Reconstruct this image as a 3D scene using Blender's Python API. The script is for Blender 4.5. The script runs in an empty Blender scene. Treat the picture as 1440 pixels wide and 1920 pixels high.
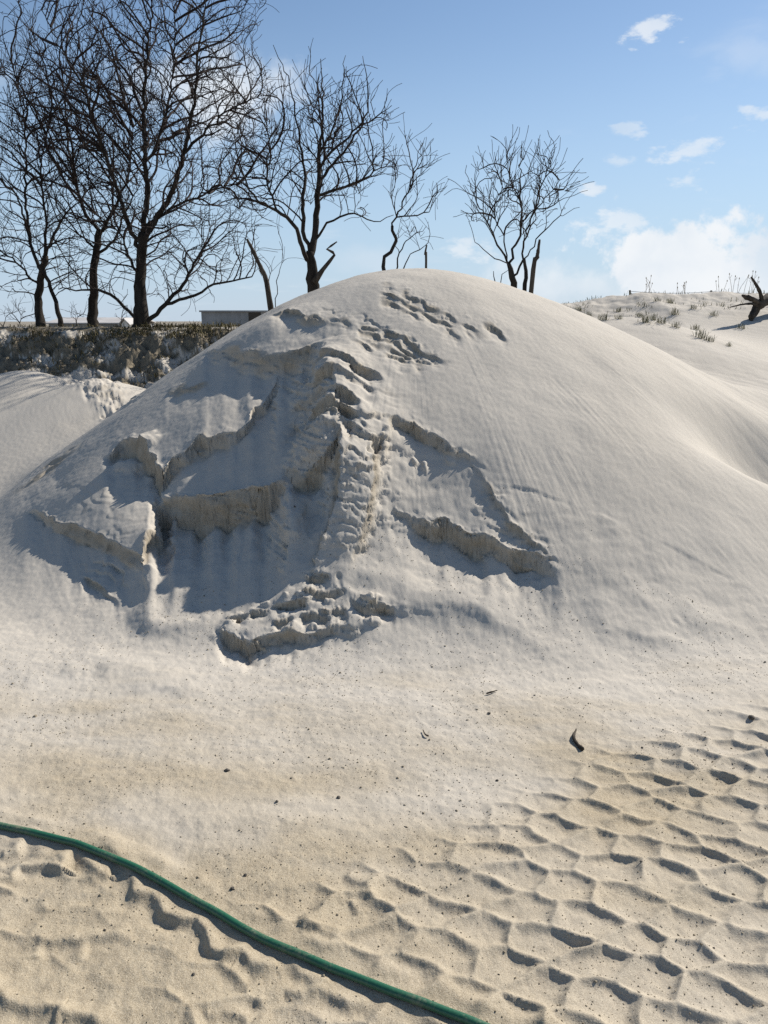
import bpy, math, random
import numpy as np
from mathutils import Vector, Matrix, kdtree

R = math.radians
scene = bpy.context.scene
col = scene.collection

# ------------------------------------------------------------------ camera
CAM_H, PITCH, FPX = 1.6, R(13.6), 1500.0          # FPX: focal length in photo pixels (1440 x 1920)
cam_d = bpy.data.cameras.new('camera')
cam_d.sensor_fit = 'VERTICAL'
cam_d.sensor_height = 36.0
cam_d.lens = 36.0 * FPX / 1920.0
cam_d.clip_start = 0.05
cam_d.clip_end = 2000.0
cam = bpy.data.objects.new('camera', cam_d)
cam.location = (0, 0, CAM_H)
cam.rotation_euler = (math.pi / 2 - PITCH, 0, 0)
col.objects.link(cam)
scene.camera = cam

# ------------------------------------------------------------------ light
SUN_AZ, SUN_EL = R(51), R(38)                     # azimuth to the right of the view direction (+Y)
sun_vec = Vector((math.sin(SUN_AZ) * math.cos(SUN_EL), math.cos(SUN_AZ) * math.cos(SUN_EL), math.sin(SUN_EL)))
sun_d = bpy.data.lights.new('sun', 'SUN')
sun_d.energy = 4.2
sun_d.angle = R(0.53)
sun_d.color = (1.0, 0.95, 0.87)
sun_o = bpy.data.objects.new('sun', sun_d)
sun_o.rotation_euler = (-sun_vec).to_track_quat('-Z', 'Y').to_euler()
col.objects.link(sun_o)

scene.view_settings.view_transform = 'Standard'
scene.view_settings.look = 'None'
scene.view_settings.gamma = 1.0
scene.view_settings.exposure = 0.62
scene.view_settings.use_curve_mapping = False
scene.render.engine = 'CYCLES'
scene.cycles.use_denoising = False
scene.cycles.max_bounces = 5
scene.cycles.diffuse_bounces = 3

# ------------------------------------------------------------------ node helper
class NT:
    def __init__(self, tree):
        self.t = tree
    def n(self, typ, inp=None, **kw):
        nd = self.t.nodes.new(typ)
        for k, v in kw.items():
            setattr(nd, k, v)
        for k, v in (inp or {}).items():
            s = nd.inputs[k]
            if isinstance(v, bpy.types.NodeSocket):
                self.t.links.new(v, s)
            else:
                s.default_value = v
        return nd
    def math(self, op, a, b=0.0, c=None, clamp=False):
        d = {0: a, 1: b}
        if c is not None:
            d[2] = c
        return self.n('ShaderNodeMath', d, operation=op, use_clamp=clamp).outputs[0]
    def vmath(self, op, a, b):
        return self.n('ShaderNodeVectorMath', {0: a, 1: b}, operation=op)
    def mix(self, f, a, b, bt='MIX'):
        m = self.n('ShaderNodeMix', data_type='RGBA', blend_type=bt)
        for s, v in ((m.inputs[0], f), (m.inputs[6], a), (m.inputs[7], b)):
            if isinstance(v, bpy.types.NodeSocket):
                self.t.links.new(v, s)
            else:
                s.default_value = v
        return m.outputs[2]
    def ramp(self, f, lo, hi, smooth=True):
        m = self.n('ShaderNodeMapRange', {0: f, 1: lo, 2: hi, 3: 0.0, 4: 1.0},
                   interpolation_type='SMOOTHSTEP' if smooth else 'LINEAR')
        return m.outputs[0]

def pix_dir(px, py):
    f = Vector((0, math.cos(PITCH), -math.sin(PITCH)))
    u = Vector((0, math.sin(PITCH), math.cos(PITCH)))
    return f * FPX + Vector((1, 0, 0)) * (px - 720) + u * (960 - py)

# ------------------------------------------------------------------ sky
world = bpy.data.worlds.new('World')
scene.world = world
world.use_nodes = True
world.node_tree.nodes.clear()
w = NT(world.node_tree)
sky = w.n('ShaderNodeTexSky', sky_type='NISHITA', sun_disc=False, sun_elevation=SUN_EL,
          sun_rotation=SUN_AZ, altitude=0.0, air_density=1.0, dust_density=0.15, ozone_density=2.5)
tc = w.n('ShaderNodeTexCoord').outputs['Generated']
sep = w.n('ShaderNodeSeparateXYZ', {0: tc})
zup = w.math('MAXIMUM', sep.outputs[2], 0.0)
# clouds live on a flat layer high above: project the direction on it
den = w.math('ADD', zup, 0.10)
plane = w.n('ShaderNodeCombineXYZ', {0: w.math('DIVIDE', sep.outputs[0], den), 1: w.math('DIVIDE', sep.outputs[1], den), 2: 0.0}).outputs[0]
nz = w.n('ShaderNodeTexNoise', {'Vector': plane, 'Scale': 1.35, 'Detail': 9.0, 'Roughness': 0.58, 'Distortion': 0.3}).outputs[0]
fluff = w.n('ShaderNodeTexNoise', {'Vector': tc, 'Scale': 11.0, 'Detail': 9.0, 'Roughness': 0.6}).outputs[0]
fluff2 = w.n('ShaderNodeTexNoise', {'Vector': w.n('ShaderNodeMapping', {'Vector': tc, 'Scale': (1.0, 1.0, 2.2)}).outputs[0], 'Scale': 26.0, 'Detail': 8.0, 'Roughness': 0.62}).outputs[0]
thin = w.ramp(nz, 0.56, 0.80)
mask = w.math('MULTIPLY', thin, 0.30)
# cumulus banks: soft lobes round given directions, edges broken up by noise
def lobe(px, py, sx, sy, lo, hi, amt, flat=0.0):
    small = sx < 100
    fl = fluff2 if small else fluff
    d = pix_dir(px, py).normalized()
    az, el = math.atan2(d.x, d.y), math.asin(d.z)
    a = w.math('ARCTAN2', sep.outputs[0], sep.outputs[1])
    e = w.math('ARCSINE', sep.outputs[2])
    da = w.math('DIVIDE', w.math('SUBTRACT', a, az), sx / FPX)
    de = w.math('DIVIDE', w.math('SUBTRACT', e, el), sy / FPX)
    if flat:
        below = w.math('MULTIPLY', w.math('MINIMUM', de, 0.0), flat)
        de = w.math('ADD', w.math('MAXIMUM', de, 0.0), below)
    r2 = w.math('ADD', w.math('MULTIPLY', da, da), w.math('MULTIPLY', de, de))
    g = w.math('SUBTRACT', 1.0, w.math('SQRT', r2))
    v = w.math('ADD', g, w.math('MULTIPLY', w.math('SUBTRACT', fl, 0.5), 4.2 if small else 2.9))
    return w.math('MULTIPLY', w.ramp(v, lo, hi), amt)
for args in ((1240, 490, 175, 95, 0.02, 0.30, 0.95), (1390, 525, 170, 60, -0.1, 0.4, 0.8), (1090, 535, 180, 50, -0.1, 0.7, 0.6), (1250, 560, 330, 40, -0.2, 0.8, 0.55),
             (1160, 418, 70, 22, 0.0, 0.8, 0.6), (1220, 60, 45, 20, 0.1, 0.8, 0.75), (1290, 284, 55, 22, 0.1, 0.9, 0.6),
             (1170, 245, 35, 14, 0.1, 0.9, 0.5), (1295, 336, 36, 18, 0.1, 0.9, 0.5), (1100, 357, 32, 13, 0.1, 0.8, 0.7),
             (1440, 215, 45, 18, 0.0, 0.8, 0.6), (1150, 298, 30, 12, 0.1, 0.9, 0.45), (865, 470, 60, 22, 0.0, 0.9, 0.6),
             (400, 175, 200, 85, 0.0, 0.8, 0.85), (1400, 105, 110, 40, 0.1, 1.2, 0.22), (700, 485, 120, 30, 0.0, 1.0, 0.35),
             (-420, 420, 260, 90, 0.0, 0.8, 0.8), (2050, 480, 300, 110, 0.0, 0.8, 0.85), (2700, 430, 260, 90, 0.0, 0.8, 0.8)):
    mask = w.math('MAXIMUM', mask, lobe(*args))
hazeband = w.math('MULTIPLY', w.ramp(zup, 0.34, 0.0), 0.78)
shade = w.ramp(w.n('ShaderNodeTexNoise', {'Vector': tc, 'Scale': 7.0, 'Detail': 5.0}).outputs[0], 0.35, 0.65)
ccol = w.mix(shade, (6.2, 7.0, 7.9, 1), (8.4, 8.6, 8.8, 1))
skyc = w.mix(hazeband, sky.outputs[0], (4.3, 5.7, 7.5, 1))
cmix = w.mix(mask, skyc, ccol)
bg = w.n('ShaderNodeBackground', {'Color': cmix, 'Strength': 0.072})
out = w.n('ShaderNodeOutputWorld', {'Surface': bg.outputs[0]})

# ------------------------------------------------------------------ noise (numpy)
def _hash(ix, iy, seed):
    h = (ix.astype(np.int64) * 374761393 + iy.astype(np.int64) * 668265263 + seed * 1274126177) & 0xFFFFFFFF
    h = ((h ^ (h >> 13)) * 1274126177) & 0xFFFFFFFF
    h = h ^ (h >> 16)
    return h
def perlin(x, y, seed=0):
    x0 = np.floor(x); y0 = np.floor(y)
    fx = x - x0; fy = y - y0
    ix = x0.astype(np.int64); iy = y0.astype(np.int64)
    def g(dx, dy):
        a = _hash(ix + dx, iy + dy, seed) * (2 * np.pi / 4294967296.0)
        return np.cos(a) * (fx - dx) + np.sin(a) * (fy - dy)
    u = fx * fx * fx * (fx * (fx * 6 - 15) + 10)
    v = fy * fy * fy * (fy * (fy * 6 - 15) + 10)
    a = g(0, 0); b = g(1, 0); c = g(0, 1); d = g(1, 1)
    return ((a + (b - a) * u) * (1 - v) + (c + (d - c) * u) * v) * 1.5
def fbm(x, y, f, oct=4, seed=0, gain=0.5):
    s = 0.0; a = 1.0
    for k in range(oct):
        s = s + a * perlin(x * f + 17.3 * k, y * f - 9.1 * k, seed + k)
        f *= 2.03; a *= gain
    return s
def sstep(a, b, x):
    t = np.clip((x - a) / (b - a), 0, 1)
    return t * t * (3 - 2 * t)
def smax(a, b, k):
    h = np.clip(0.5 + 0.5 * (a - b) / k, 0, 1)
    return b + (a - b) * h + k * h * (1 - h)

# ------------------------------------------------------------------ terrain, large forms
MC = (0.22, 7.5)
def mound_only(x, y):
    dx = x - MC[0]; dy = y - MC[1]
    sx = np.where(dx > 0, 1.16, 0.96)
    dx = dx / sx
    dyf = np.where(dy > 0, dy / 1.25, dy)
    q = np.sqrt(dx * dx + dyf * dyf)
    a = 1.5
    return 2.03 - 0.76 * (np.sqrt(q * q + a * a) - a)
def heap(x, y, cx, cy, h, k, a, sx=1.0):
    dx = (x - cx) / sx; dy = y - cy
    return h - k * (np.sqrt(dx * dx + dy * dy + a * a) - a)
def bank_z(x, y):
    crest = np.interp(x, [-40, -12, -3, 1, 4, 8, 14, 40], [1.48, 1.48, 1.47, 1.52, 1.98, 1.98, 1.80, 1.7])
    yc = np.interp(x, [-40, -10, -2, 2, 6, 12, 40], [14.5, 13.3, 12.5, 13.0, 13.0, 13.4, 16])
    slope = np.interp(x, [-40, 0, 3, 40], [0.62, 0.60, 0.28, 0.28])
    t = yc - y
    face = crest - slope * (np.sqrt(np.maximum(t, 0) ** 2 + 0.25) - 0.5) * (t > 0)
    back = crest - np.clip((-t) / 30.0, 0, 1) * np.interp(x, [-6, 6], [2.0, 2.4])
    return np.where(t > 0, face, back)
def z_base(x, y):
    x = np.asarray(x, float); y = np.asarray(y, float)
    g = 0.02 * perlin(x * 0.35, y * 0.35, 5) + 0.0
    g = g + 0.35 * sstep(6.0, 11.0, y) * sstep(-0.5, -4.0, x) * 0.6 + 0.55 * sstep(5.5, 11.0, y) * sstep(0.5, 3.0, x)
    b = bank_z(x, y)
    z = smax(g, b, 0.35)
    # sand ramp joining the mound to the bank on the right, and a low rise with a hollow
    z = smax(z, heap(x, y, 2.75, 9.8, 1.62, 0.36, 0.8, 0.95), 0.40)
    # low heaps on the left behind the mound
    z = smax(z, heap(x, y, -4.15, 9.3, 1.02, 0.50, 0.25, 1.2), 0.10)
    z = smax(z, heap(x, y, -3.15, 8.9, 0.93, 0.50, 0.30, 1.3), 0.08)
    z = smax(z, mound_only(x, y), 0.22)
    return z

def unproject(px, py, fn=z_base, tmin=1.5, tmax=40.0):
    d = pix_dir(px, py).normalized()
    t = np.arange(tmin, tmax, 0.01)
    X = d.x * t; Y = d.y * t; Z = CAM_H + d.z * t
    hit = np.nonzero(Z <= fn(X, Y))[0]
    k = hit[0] if len(hit) else len(t) - 1
    return float(X[k]), float(Y[k])
def at_depth(px, py, Y):
    d = pix_dir(px, py)
    s = Y / d.y
    return Vector((d.x * s, Y, CAM_H + d.z * s))

# ------------------------------------------------------------------ terrain grid (denser near and on the mound)
th_in = np.arange(-R(29.5), R(29.5), 0.00122)
th_mid_r = R(29.5) + np.cumsum(np.linspace(0.002, 0.03, 34))
th_mid_r = th_mid_r[th_mid_r < R(88)]
th_back = np.linspace(R(95), R(265), 30)
th = np.concatenate([th_in, th_mid_r, th_back, (2 * np.pi - th_mid_r[::-1])])
rr = np.concatenate([np.array([0.02, 0.3, 0.6, 0.9, 1.1, 1.25]), np.arange(1.35, 3.3, 0.0058), np.arange(3.3, 6.6, 0.0090),
                     np.arange(6.6, 8.6, 0.016), np.arange(8.6, 16.5, 0.04), 16.5 * np.exp(np.linspace(0.004, math.log(420 / 16.5), 60))])
TH, RR = np.meshgrid(th, rr)
X = RR * np.sin(TH); Y = RR * np.cos(TH)
shp = X.shape
X = X.ravel(); Y = Y.ravel()
Z0 = z_base(X, Y)
Z = Z0.copy()
near = RR.ravel() < 17
wx = np.zeros_like(X); wy = np.zeros_like(X)
w1 = np.nonzero(near)[0]
# domain warp that makes every broken edge ragged
wx[w1] = 0.034 * perlin(X[w1] * 6, Y[w1] * 6, 31) + 0.007 * perlin(X[w1] * 23, Y[w1] * 23, 32)
wy[w1] = 0.034 * perlin(X[w1] * 6, Y[w1] * 6, 33) + 0.007 * perlin(X[w1] * 23, Y[w1] * 23, 34)
crust = np.zeros_like(X)       # 1 where packed, moist sand is exposed

def curve(pts, n=6):
    p = np.array(pts, float)
    if len(p) < 3:
        return p
    q = np.vstack([2 * p[0] - p[1], p, 2 * p[-1] - p[-2]])
    o = []
    for i in range(1, len(q) - 2):
        for t in np.linspace(0, 1, n, endpoint=False):
            a, b, c, d = q[i - 1], q[i], q[i + 1], q[i + 2]
            o.append(0.5 * (2 * b + (c - a) * t + (2 * a - 5 * b + 4 * c - d) * t * t + (3 * b - a - 3 * c + d) * t ** 3))
    o.append(p[-1])
    return np.array(o)
def to_ground(pix):
    return [unproject(*p) for p in pix]
def line_dist(idx, poly, warp=1.0):
    px = X[idx] + warp * wx[idx]; py = Y[idx] + warp * wy[idx]
    best = np.full(len(idx), 1e9); sgn = np.ones(len(idx)); uu = np.zeros(len(idx))
    seg = np.diff(poly, axis=0); ln = np.hypot(seg[:, 0], seg[:, 1]); tot = ln.sum(); acc = 0.0
    for i in range(len(seg)):
        ax, ay = poly[i]; sx, sy = seg[i]
        L2 = max(ln[i] ** 2, 1e-12)
        t = np.clip(((px - ax) * sx + (py - ay) * sy) / L2, 0, 1)
        dx = px - (ax + t * sx); dy = py - (ay + t * sy)
        d = dx * dx + dy * dy
        m = d < best
        best[m] = d[m]
        c = sx * dy - sy * dx
        sgn[m] = np.where(c[m] < 0, 1.0, -1.0)      # positive on the right-hand side of the line
        uu[m] = (acc + t[m] * ln[i]) / tot
        acc += ln[i]
    return np.sqrt(best) * sgn, uu, tot
def box_idx(poly, pad):
    a = poly.min(0) - pad; b = poly.max(0) + pad
    return np.nonzero((X > a[0]) & (X < b[0]) & (Y > a[1]) & (Y < b[1]))[0]

def ridge(pix, h, wd, warp=1.0, taper=0.15, side=0.0, world=False):
    poly = curve(pix if world else to_ground(pix))
    idx = box_idx(poly, wd * 3.2)
    s, u, tot = line_dist(idx, poly, warp)
    tp = np.clip(np.minimum(u, 1 - u) / taper, 0, 1)
    ww = wd * np.where(s > 0, 1 - side, 1 + side)
    Z[idx] += h * tp * np.exp(-(s / ww) ** 2)
def poly_mask(idx, pix, soft):
    p = np.array(to_ground(pix))
    px = X[idx] + 1.5 * wx[idx]; py = Y[idx] + 1.5 * wy[idx]
    ins = np.zeros(len(idx), bool); best = np.full(len(idx), 1e9)
    n = len(p)
    for i in range(n):
        x1, y1 = p[i]; x2, y2 = p[(i + 1) % n]
        c = ((y1 > py) != (y2 > py)) & (px < (x2 - x1) * (py - y1) / (y2 - y1 + 1e-12) + x1)
        ins ^= c
        L2 = (x2 - x1) ** 2 + (y2 - y1) ** 2
        t = np.clip(((px - x1) * (x2 - x1) + (py - y1) * (y2 - y1)) / max(L2, 1e-9), 0, 1)
        best = np.minimum(best, (px - x1 - t * (x2 - x1)) ** 2 + (py - y1 - t * (y2 - y1)) ** 2)
    d = np.sqrt(best) * np.where(ins, 1, -1)
    return sstep(-soft, soft, d)
def area(pix, soft=0.06):
    p = np.array(to_ground(pix))
    idx = box_idx(p, soft + 0.1)
    return idx, poly_mask(idx, pix, soft)
def strata(pix, step, dip=(0, 0), amt=1.0, sharp=0.72, soft=0.08, lump=0.0, seed=3, cr=0.7):
    """Layers of packed sand weathered into little shelves."""
    idx, m = area(pix, soft)
    x = X[idx]; y = Y[idx]
    zz = Z[idx] + dip[0] * x + dip[1] * y + 0.055 * fbm(x, y, 2.6, 4, seed) + 0.018 * perlin(x * 14, y * 14, seed + 9)
    f = zz / step; fl = np.floor(f); fr = f - fl
    var = 0.35 + 0.65 * ((_hash(fl.astype(np.int64), fl.astype(np.int64) * 0, seed) % 1000) / 1000.0)
    ter = sstep(sharp, 1.0, fr) - fr
    brk = sstep(-0.25, 0.35, perlin(x * 2.3 + fl * 7.7, y * 2.3, seed + 20))
    Z[idx] += m * amt * step * ter * var * brk
    if lump:
        b = np.abs(fbm(x, y, 6.5, 4, seed + 40))
        Z[idx] += m * lump * (0.5 - b) * 1.2
    crust[idx] = np.maximum(crust[idx], m * cr * sstep(sharp - 0.1, 0.9, fr) * brk)
def bump(px, py, rx, ry, h, rot=0.0, p=2.0, wk=None):
    cx, cy = unproject(px, py)
    c, s_ = math.cos(rot), math.sin(rot)
    dx = X - cx; dy = Y - cy
    m = np.nonzero((np.abs(dx) < 3 * max(rx, ry)) & (np.abs(dy) < 3 * max(rx, ry)))[0]
    wk = wk if wk is not None else (2.0 if rx > 0.1 else 0.35)
    u = (dx[m] * c + dy[m] * s_) / rx + wk * wx[m] / rx; v = (-dx[m] * s_ + dy[m] * c) / ry + wk * wy[m] / ry
    Z[m] += h * np.exp(-((u * u + v * v) ** (p / 2)))

# ---- broken ledges. Each vertex of the front knows the photo position of the smooth mound below it, so that
# ledge lines can be drawn as y = f(x) or x = f(y); what they do is move real sand.
fr_i = np.nonzero((RR.ravel() < 9.0) & (np.abs(TH.ravel()) < 0.62))[0]
_cx, _cy, _cz = X[fr_i], Y[fr_i], Z0[fr_i] - CAM_H
_dep = _cy * math.cos(PITCH) - _cz * math.sin(PITCH)
_upc = _cy * math.sin(PITCH) + _cz * math.cos(PITCH)
jx = 5.0 * perlin(_cx * 9, _cy * 9, 301) + 0.9 * perlin(_cx * 26, _cy * 26, 302)
jy = 7.0 * perlin(_cx * 8, _cy * 8, 303) + 1.2 * perlin(_cx * 24, _cy * 24, 304)
SX = 720 + FPX * _cx / _dep; SY = 960 - FPX * _upc / _dep
QX = SX + jx; QY = SY + jy
front = (_cy < MC[1] - 0.25)
fan_m = np.zeros(len(fr_i))
dZ = np.zeros(len(fr_i)); crF = np.zeros(len(fr_i)); rgF = np.zeros(len(fr_i))
def pw(q, tab):
    a = np.array(tab, float); return np.interp(q, a[:, 0], a[:, 1])
def smo(q, tab, n=25):
    a = np.array(tab, float); xs = np.linspace(a[0, 0], a[-1, 0], 400); ys = np.interp(xs, a[:, 0], a[:, 1])
    k = np.ones(n) / n; ys = np.convolve(np.pad(ys, n, mode='edge'), k, 'same')[n:-n]
    e = (a[-1, 0] - a[0, 0]) * 0.06 + 2.0
    if a[0, 1] == 0: ys = ys * np.clip((xs - a[0, 0]) / e, 0, 1)
    if a[-1, 1] == 0: ys = ys * np.clip((a[-1, 0] - xs) / e, 0, 1)
    return np.interp(q, xs, ys)
def ledge(line, D, w=6.0, Ly=160.0, pw_=1.2, lip=0.012, rough=1.0, across=False, side=1, brk=0.0):
    """line: points along the broken edge; D: how far the sand below it has dropped, along the edge; Ly: where it has caught up."""
    q, r, raw = (QY, QX, SY) if across else (QX, QY, SX)
    f = pw(q, line)
    d = smo(raw + 0.4 * (q - raw), D) * (1 + 0.25 * perlin(q / 24.0, q * 0 + line[0][0], 310) + 0.35 * perlin(q / 60.0, q * 0 + line[0][0], 312))
    if brk:
        d = d * (1 - brk + brk * 1.2 * sstep(-0.45, 0.15, perlin(q / 38.0, q * 0 + line[0][1] * 0.37, 313)))
    s = (r - f) * side
    ww = w * (1 + 0.5 * perlin(q / 35.0, q * 0 + line[0][1], 311)) 
    dn = sstep(-0.2 * ww, ww, s) * np.clip(1 - np.maximum(s - ww, 0) / Ly, 0, 1) ** pw_
    dmax = max(x[1] for x in D)
    tp = np.clip(d / (dmax + 1e-6), 0, 1)
    act = front & (s > -60) & (s < Ly + 40)
    dZ[act] -= (d * dn)[act]
    dZ[act] += (lip * tp * np.exp(-np.maximum(-s, 0) / 10.0) * (s < 1.5))[act]
    hp = dmax * 260
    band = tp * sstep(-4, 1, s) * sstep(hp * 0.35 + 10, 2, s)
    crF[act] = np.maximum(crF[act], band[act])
    rgF[act] = np.maximum(rgF[act], (rough * tp * np.exp(-((s - 2) / 14.0) ** 2) * (1 - 0.9 * sstep(-3, 0, s) * sstep(w + 6, w + 1, s)))[act])
    fan_m[act] = np.maximum(fan_m[act], (tp * sstep(4, 30, s) * sstep(Ly, Ly * 0.5, s))[act])

# big forms: the nose that runs down to the viewer
ridge([(600, 640), (620, 760), (640, 880), (625, 1000), (590, 1090)], 0.20, 0.24, taper=0.28, side=0.3)
bump(490, 628, 0.50, 0.30, 0.085, 0.0, 2.0, 0.6)
bump(400, 860, 0.60, 0.55, -0.04, 0.0, 2.2, 0.2)
bump(820, 1010, 0.50, 0.45, -0.05, 0.0, 2.0, 0.2)
bump(1020, 900, 1.1, 0.8, 0.04)
bump(590, 838, 0.17, 0.12, 0.085, 0, 3)
bump(256, 842, 0.17, 0.09, 0.05, 0.2, 4)

# left face
ledge([(380, 668), (430, 664), (480, 670), (525, 664), (580, 652), (605, 640)], [(375, 0), (420, .05), (500, .10), (575, .12), (608, 0)], 18, 240, 1.2, 0.02, 0.5)
ledge([(195, 856), (222, 832), (250, 828), (285, 850), (303, 873), (325, 852), (345, 840), (370, 817), (402, 806), (445, 793), (458, 780), (475, 750), (497, 728), (515, 692), (526, 676)],
      [(190, 0), (212, .07), (250, .12), (300, .125), (340, .085), (400, .07), (450, .06), (480, .06), (512, .05), (530, 0)], 6, 165, 1.6, 0.022, 1.0)
ledge([(280, 910), (325, 904), (355, 914), (392, 918), (428, 910), (470, 904), (505, 904), (536, 890), (560, 884)],
      [(276, 0), (292, .10), (310, .16), (350, .20), (430, .20), (490, .18), (520, .13), (536, .03), (548, 0)], 7, 275, 1.3, 0.018, 0.9)
ledge([(60, 958), (75, 963), (120, 985), (165, 992), (205, 1005), (238, 1030), (268, 1052)], [(40, 0), (85, .04), (150, .065), (230, .07), (258, .055), (286, 0)], 7, 180, 1.2, 0.004, 0.9)
ledge([(150, 1068), (185, 1088), (220, 1115)], [(148, 0), (165, .022), (205, .022), (225, 0)], 5, 60, 1.2, 0.004, 1.0)
ledge([(310, 738), (355, 722), (395, 714)], [(308, 0), (335, .018), (370, .018), (398, 0)], 8, 60, 1.2, 0.006, 0.5)
ledge([(20, 930), (60, 900), (110, 858), (160, 825)], [(15, 0), (60, .015), (110, .015), (165, 0)], 8, 60, 1.2, 0.004, 0.5)
# wall on the left of the alcove (faces right, lit) and the smooth rib on its right
ledge([(895, 288), (940, 300), (962, 298), (1000, 276), (1056, 264)], [(890, 0), (930, .05), (1000, .06), (1040, .05), (1062, 0)], 6, 90, 1.2, 0.02, 0.7, across=True, side=1)
bump(550, 965, 0.065, 0.20, 0.07, 0.1, 2.5)
bump(318, 922, 0.035, 0.035, 0.03, 0, 4); bump(312, 962, 0.04, 0.06, 0.035, 0, 4)

# nose: layered shelves
for ln, d_ in (([(572, 690), (605, 692), (640, 700), (720, 724)], .045), ([(548, 718), (590, 726), (640, 740), (705, 750)], .06), ([(540, 745), (590, 756), (640, 776), (678, 796)], .065),
              ([(536, 772), (590, 782), (640, 808), (690, 842)], .07), ([(636, 826), (665, 846), (692, 864), (720, 842)], .085), ([(560, 800), (600, 806), (640, 828)], .03)):
    a_, b_ = ln[0][0], ln[-1][0]
    ledge(ln, [(a_ - 4, 0), (a_ + 0.3 * (b_ - a_), d_), (a_ + 0.8 * (b_ - a_), d_), (b_ + 4, 0)], 6, 48, 1.0, 0.008, 1.0, brk=0.6)
ledge([(522, 850), (545, 876), (565, 886), (600, 888), (632, 868), (640, 850)], [(526, 0), (552, .08), (600, .11), (628, .09), (644, 0)], 5, 170, 1.2, 0.0, 0.5)
# the sharp rib: dark drop on its left, cracked lit face on its right
ledge([(840, 641), (900, 637), (945, 635), (985, 628), (1040, 602), (1082, 588)], [(836, 0), (870, .09), (960, .09), (1020, .06), (1085, 0)], 6, 95, 1.2, 0.02, 1.0, across=True, side=-1)
ledge([(840, 728), (880, 708), (930, 702), (985, 692), (1040, 664), (1075, 655)], [(838, 0), (880, .06), (980, .06), (1030, .04), (1080, 0)], 18, 230, 1.3, 0.0, 1.0, across=True, side=1)

# top: thin worn layers
for k_ in range(4):
    o_ = k_ * 15.0
    ledge([(612 - o_ * 0.4, 592 + o_), (660, 604 + o_), (712, 618 + o_), (760, 638 + o_ * 0.9), (790, 660 + o_ * 0.7), (850, 682 + o_ * 0.4)],
          [(605 + o_, 0), (650 + o_, .016), (720, .020 - .003 * k_), (790 - o_ * 0.5, .018), (850 - o_, 0)], 5, 24, 1.0, 0.003, 1.4, brk=1.0)
for k_ in range(3):
    o_ = k_ * 14.0
    ledge([(700, 530 + o_), (730, 536 + o_), (762, 550 + o_), (802, 574 + o_), (850, 595 + o_), (878, 608 + o_), (930, 640 + o_)],
          [(705, 0), (735, .019), (800, .014), (870, .019 - .004 * k_), (925 - o_ * 2, 0)], 5, 22, 1.0, 0.003, 1.4, brk=1.0)
ledge([(505, 602), (540, 597), (565, 606), (612, 600), (645, 608)], [(505, 0), (530, .035), (590, .03), (645, 0)], 9, 50, 1.0, 0.01, 0.8)
ledge([(905, 604), (925, 614), (950, 632)], [(903, 0), (920, .022), (935, .02), (955, 0)], 5, 22, 1.0, 0.006, 1.0)

# right face
ledge([(722, 826), (735, 812), (748, 804), (775, 800), (797, 821), (822, 831), (852, 850), (895, 864)], [(718, 0), (736, .055), (775, .065), (815, .045), (850, .03), (880, .012), (905, 0)], 5, 130, 1.5, 0.012, 1.2)
bump(780, 866, 0.022, 0.035, 0.03, 0, 3); bump(797, 870, 0.020, 0.035, 0.026, 0, 3); bump(850, 858, 0.03, 0.04, 0.02, 0, 3)
ledge([(850, 874), (880, 892), (910, 915), (945, 934), (985, 958), (1012, 990), (1030, 1012), (1072, 1048)], [(850, 0), (890, .010), (950, .020), (1020, .03), (1078, 0)], 16, 110, 1.2, 0.012, 1.4, across=True, side=-1)
ledge([(722, 948), (760, 952), (782, 962), (806, 966), (832, 962), (862, 984), (896, 1000), (922, 1008), (950, 1024), (982, 1026), (1012, 1044), (1052, 1080)],
      [(718, 0), (760, .03), (800, .07), (860, .10), (950, .105), (1010, .07), (1056, 0)], 5, 155, 1.3, 0.016, 1.3)

# outcrop of cracked layers at the foot
idx, m = area([(408, 1192), (430, 1162), (500, 1132), (560, 1110), (588, 1084), (645, 1080), (668, 1105), (725, 1128), (755, 1138), (700, 1172), (640, 1192), (560, 1202), (470, 1214)], 0.06)
Z[idx] += m * 0.03
ledge([(402, 1184), (425, 1200), (470, 1213), (520, 1200), (560, 1194), (612, 1184), (680, 1182)], [(400, 0), (420, .045), (470, .05), (560, .045), (610, .035), (690, 0)], 4, 50, 1.2, 0.010, 1.5)
for ln, d_ in (([(420, 1166), (452, 1160), (490, 1150), (530, 1152)], .022), ([(500, 1140), (540, 1142), (580, 1134), (625, 1140), (660, 1146)], .028), ([(655, 1134), (690, 1146), (716, 1140), (740, 1142)], .03),
              ([(570, 1086), (600, 1092), (640, 1088)], .03), ([(560, 1112), (600, 1116), (650, 1120)], .02), ([(480, 1178), (540, 1172), (600, 1164), (660, 1166)], .02), ([(590, 1154), (640, 1156), (700, 1158)], .018)):
    a_, b_ = ln[0][0], ln[-1][0]
    ledge(ln, [(a_ - 3, 0), (a_ + 0.25 * (b_ - a_), d_), (a_ + 0.75 * (b_ - a_), d_), (b_ + 3, 0)], 3.5, 24, 1.0, 0.006, 1.6, brk=1.0)
for k_, (px_, py_) in enumerate(((432, 1172), (497, 1140), (535, 1131), (565, 1128), (578, 1126), (620, 1136), (688, 1134), (700, 1138), (545, 1186), (585, 1182), (690, 1170), (705, 1168))):
    h_ = (_hash(np.array([k_]), np.array([3]), 5)[0] % 1000) / 1000.0
    bump(px_, py_, 0.016 + 0.022 * h_, 0.014 + 0.014 * h_, 0.010 + 0.014 * ((h_ * 7) % 1), h_ * 1.2 - 0.4, 5)
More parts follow.
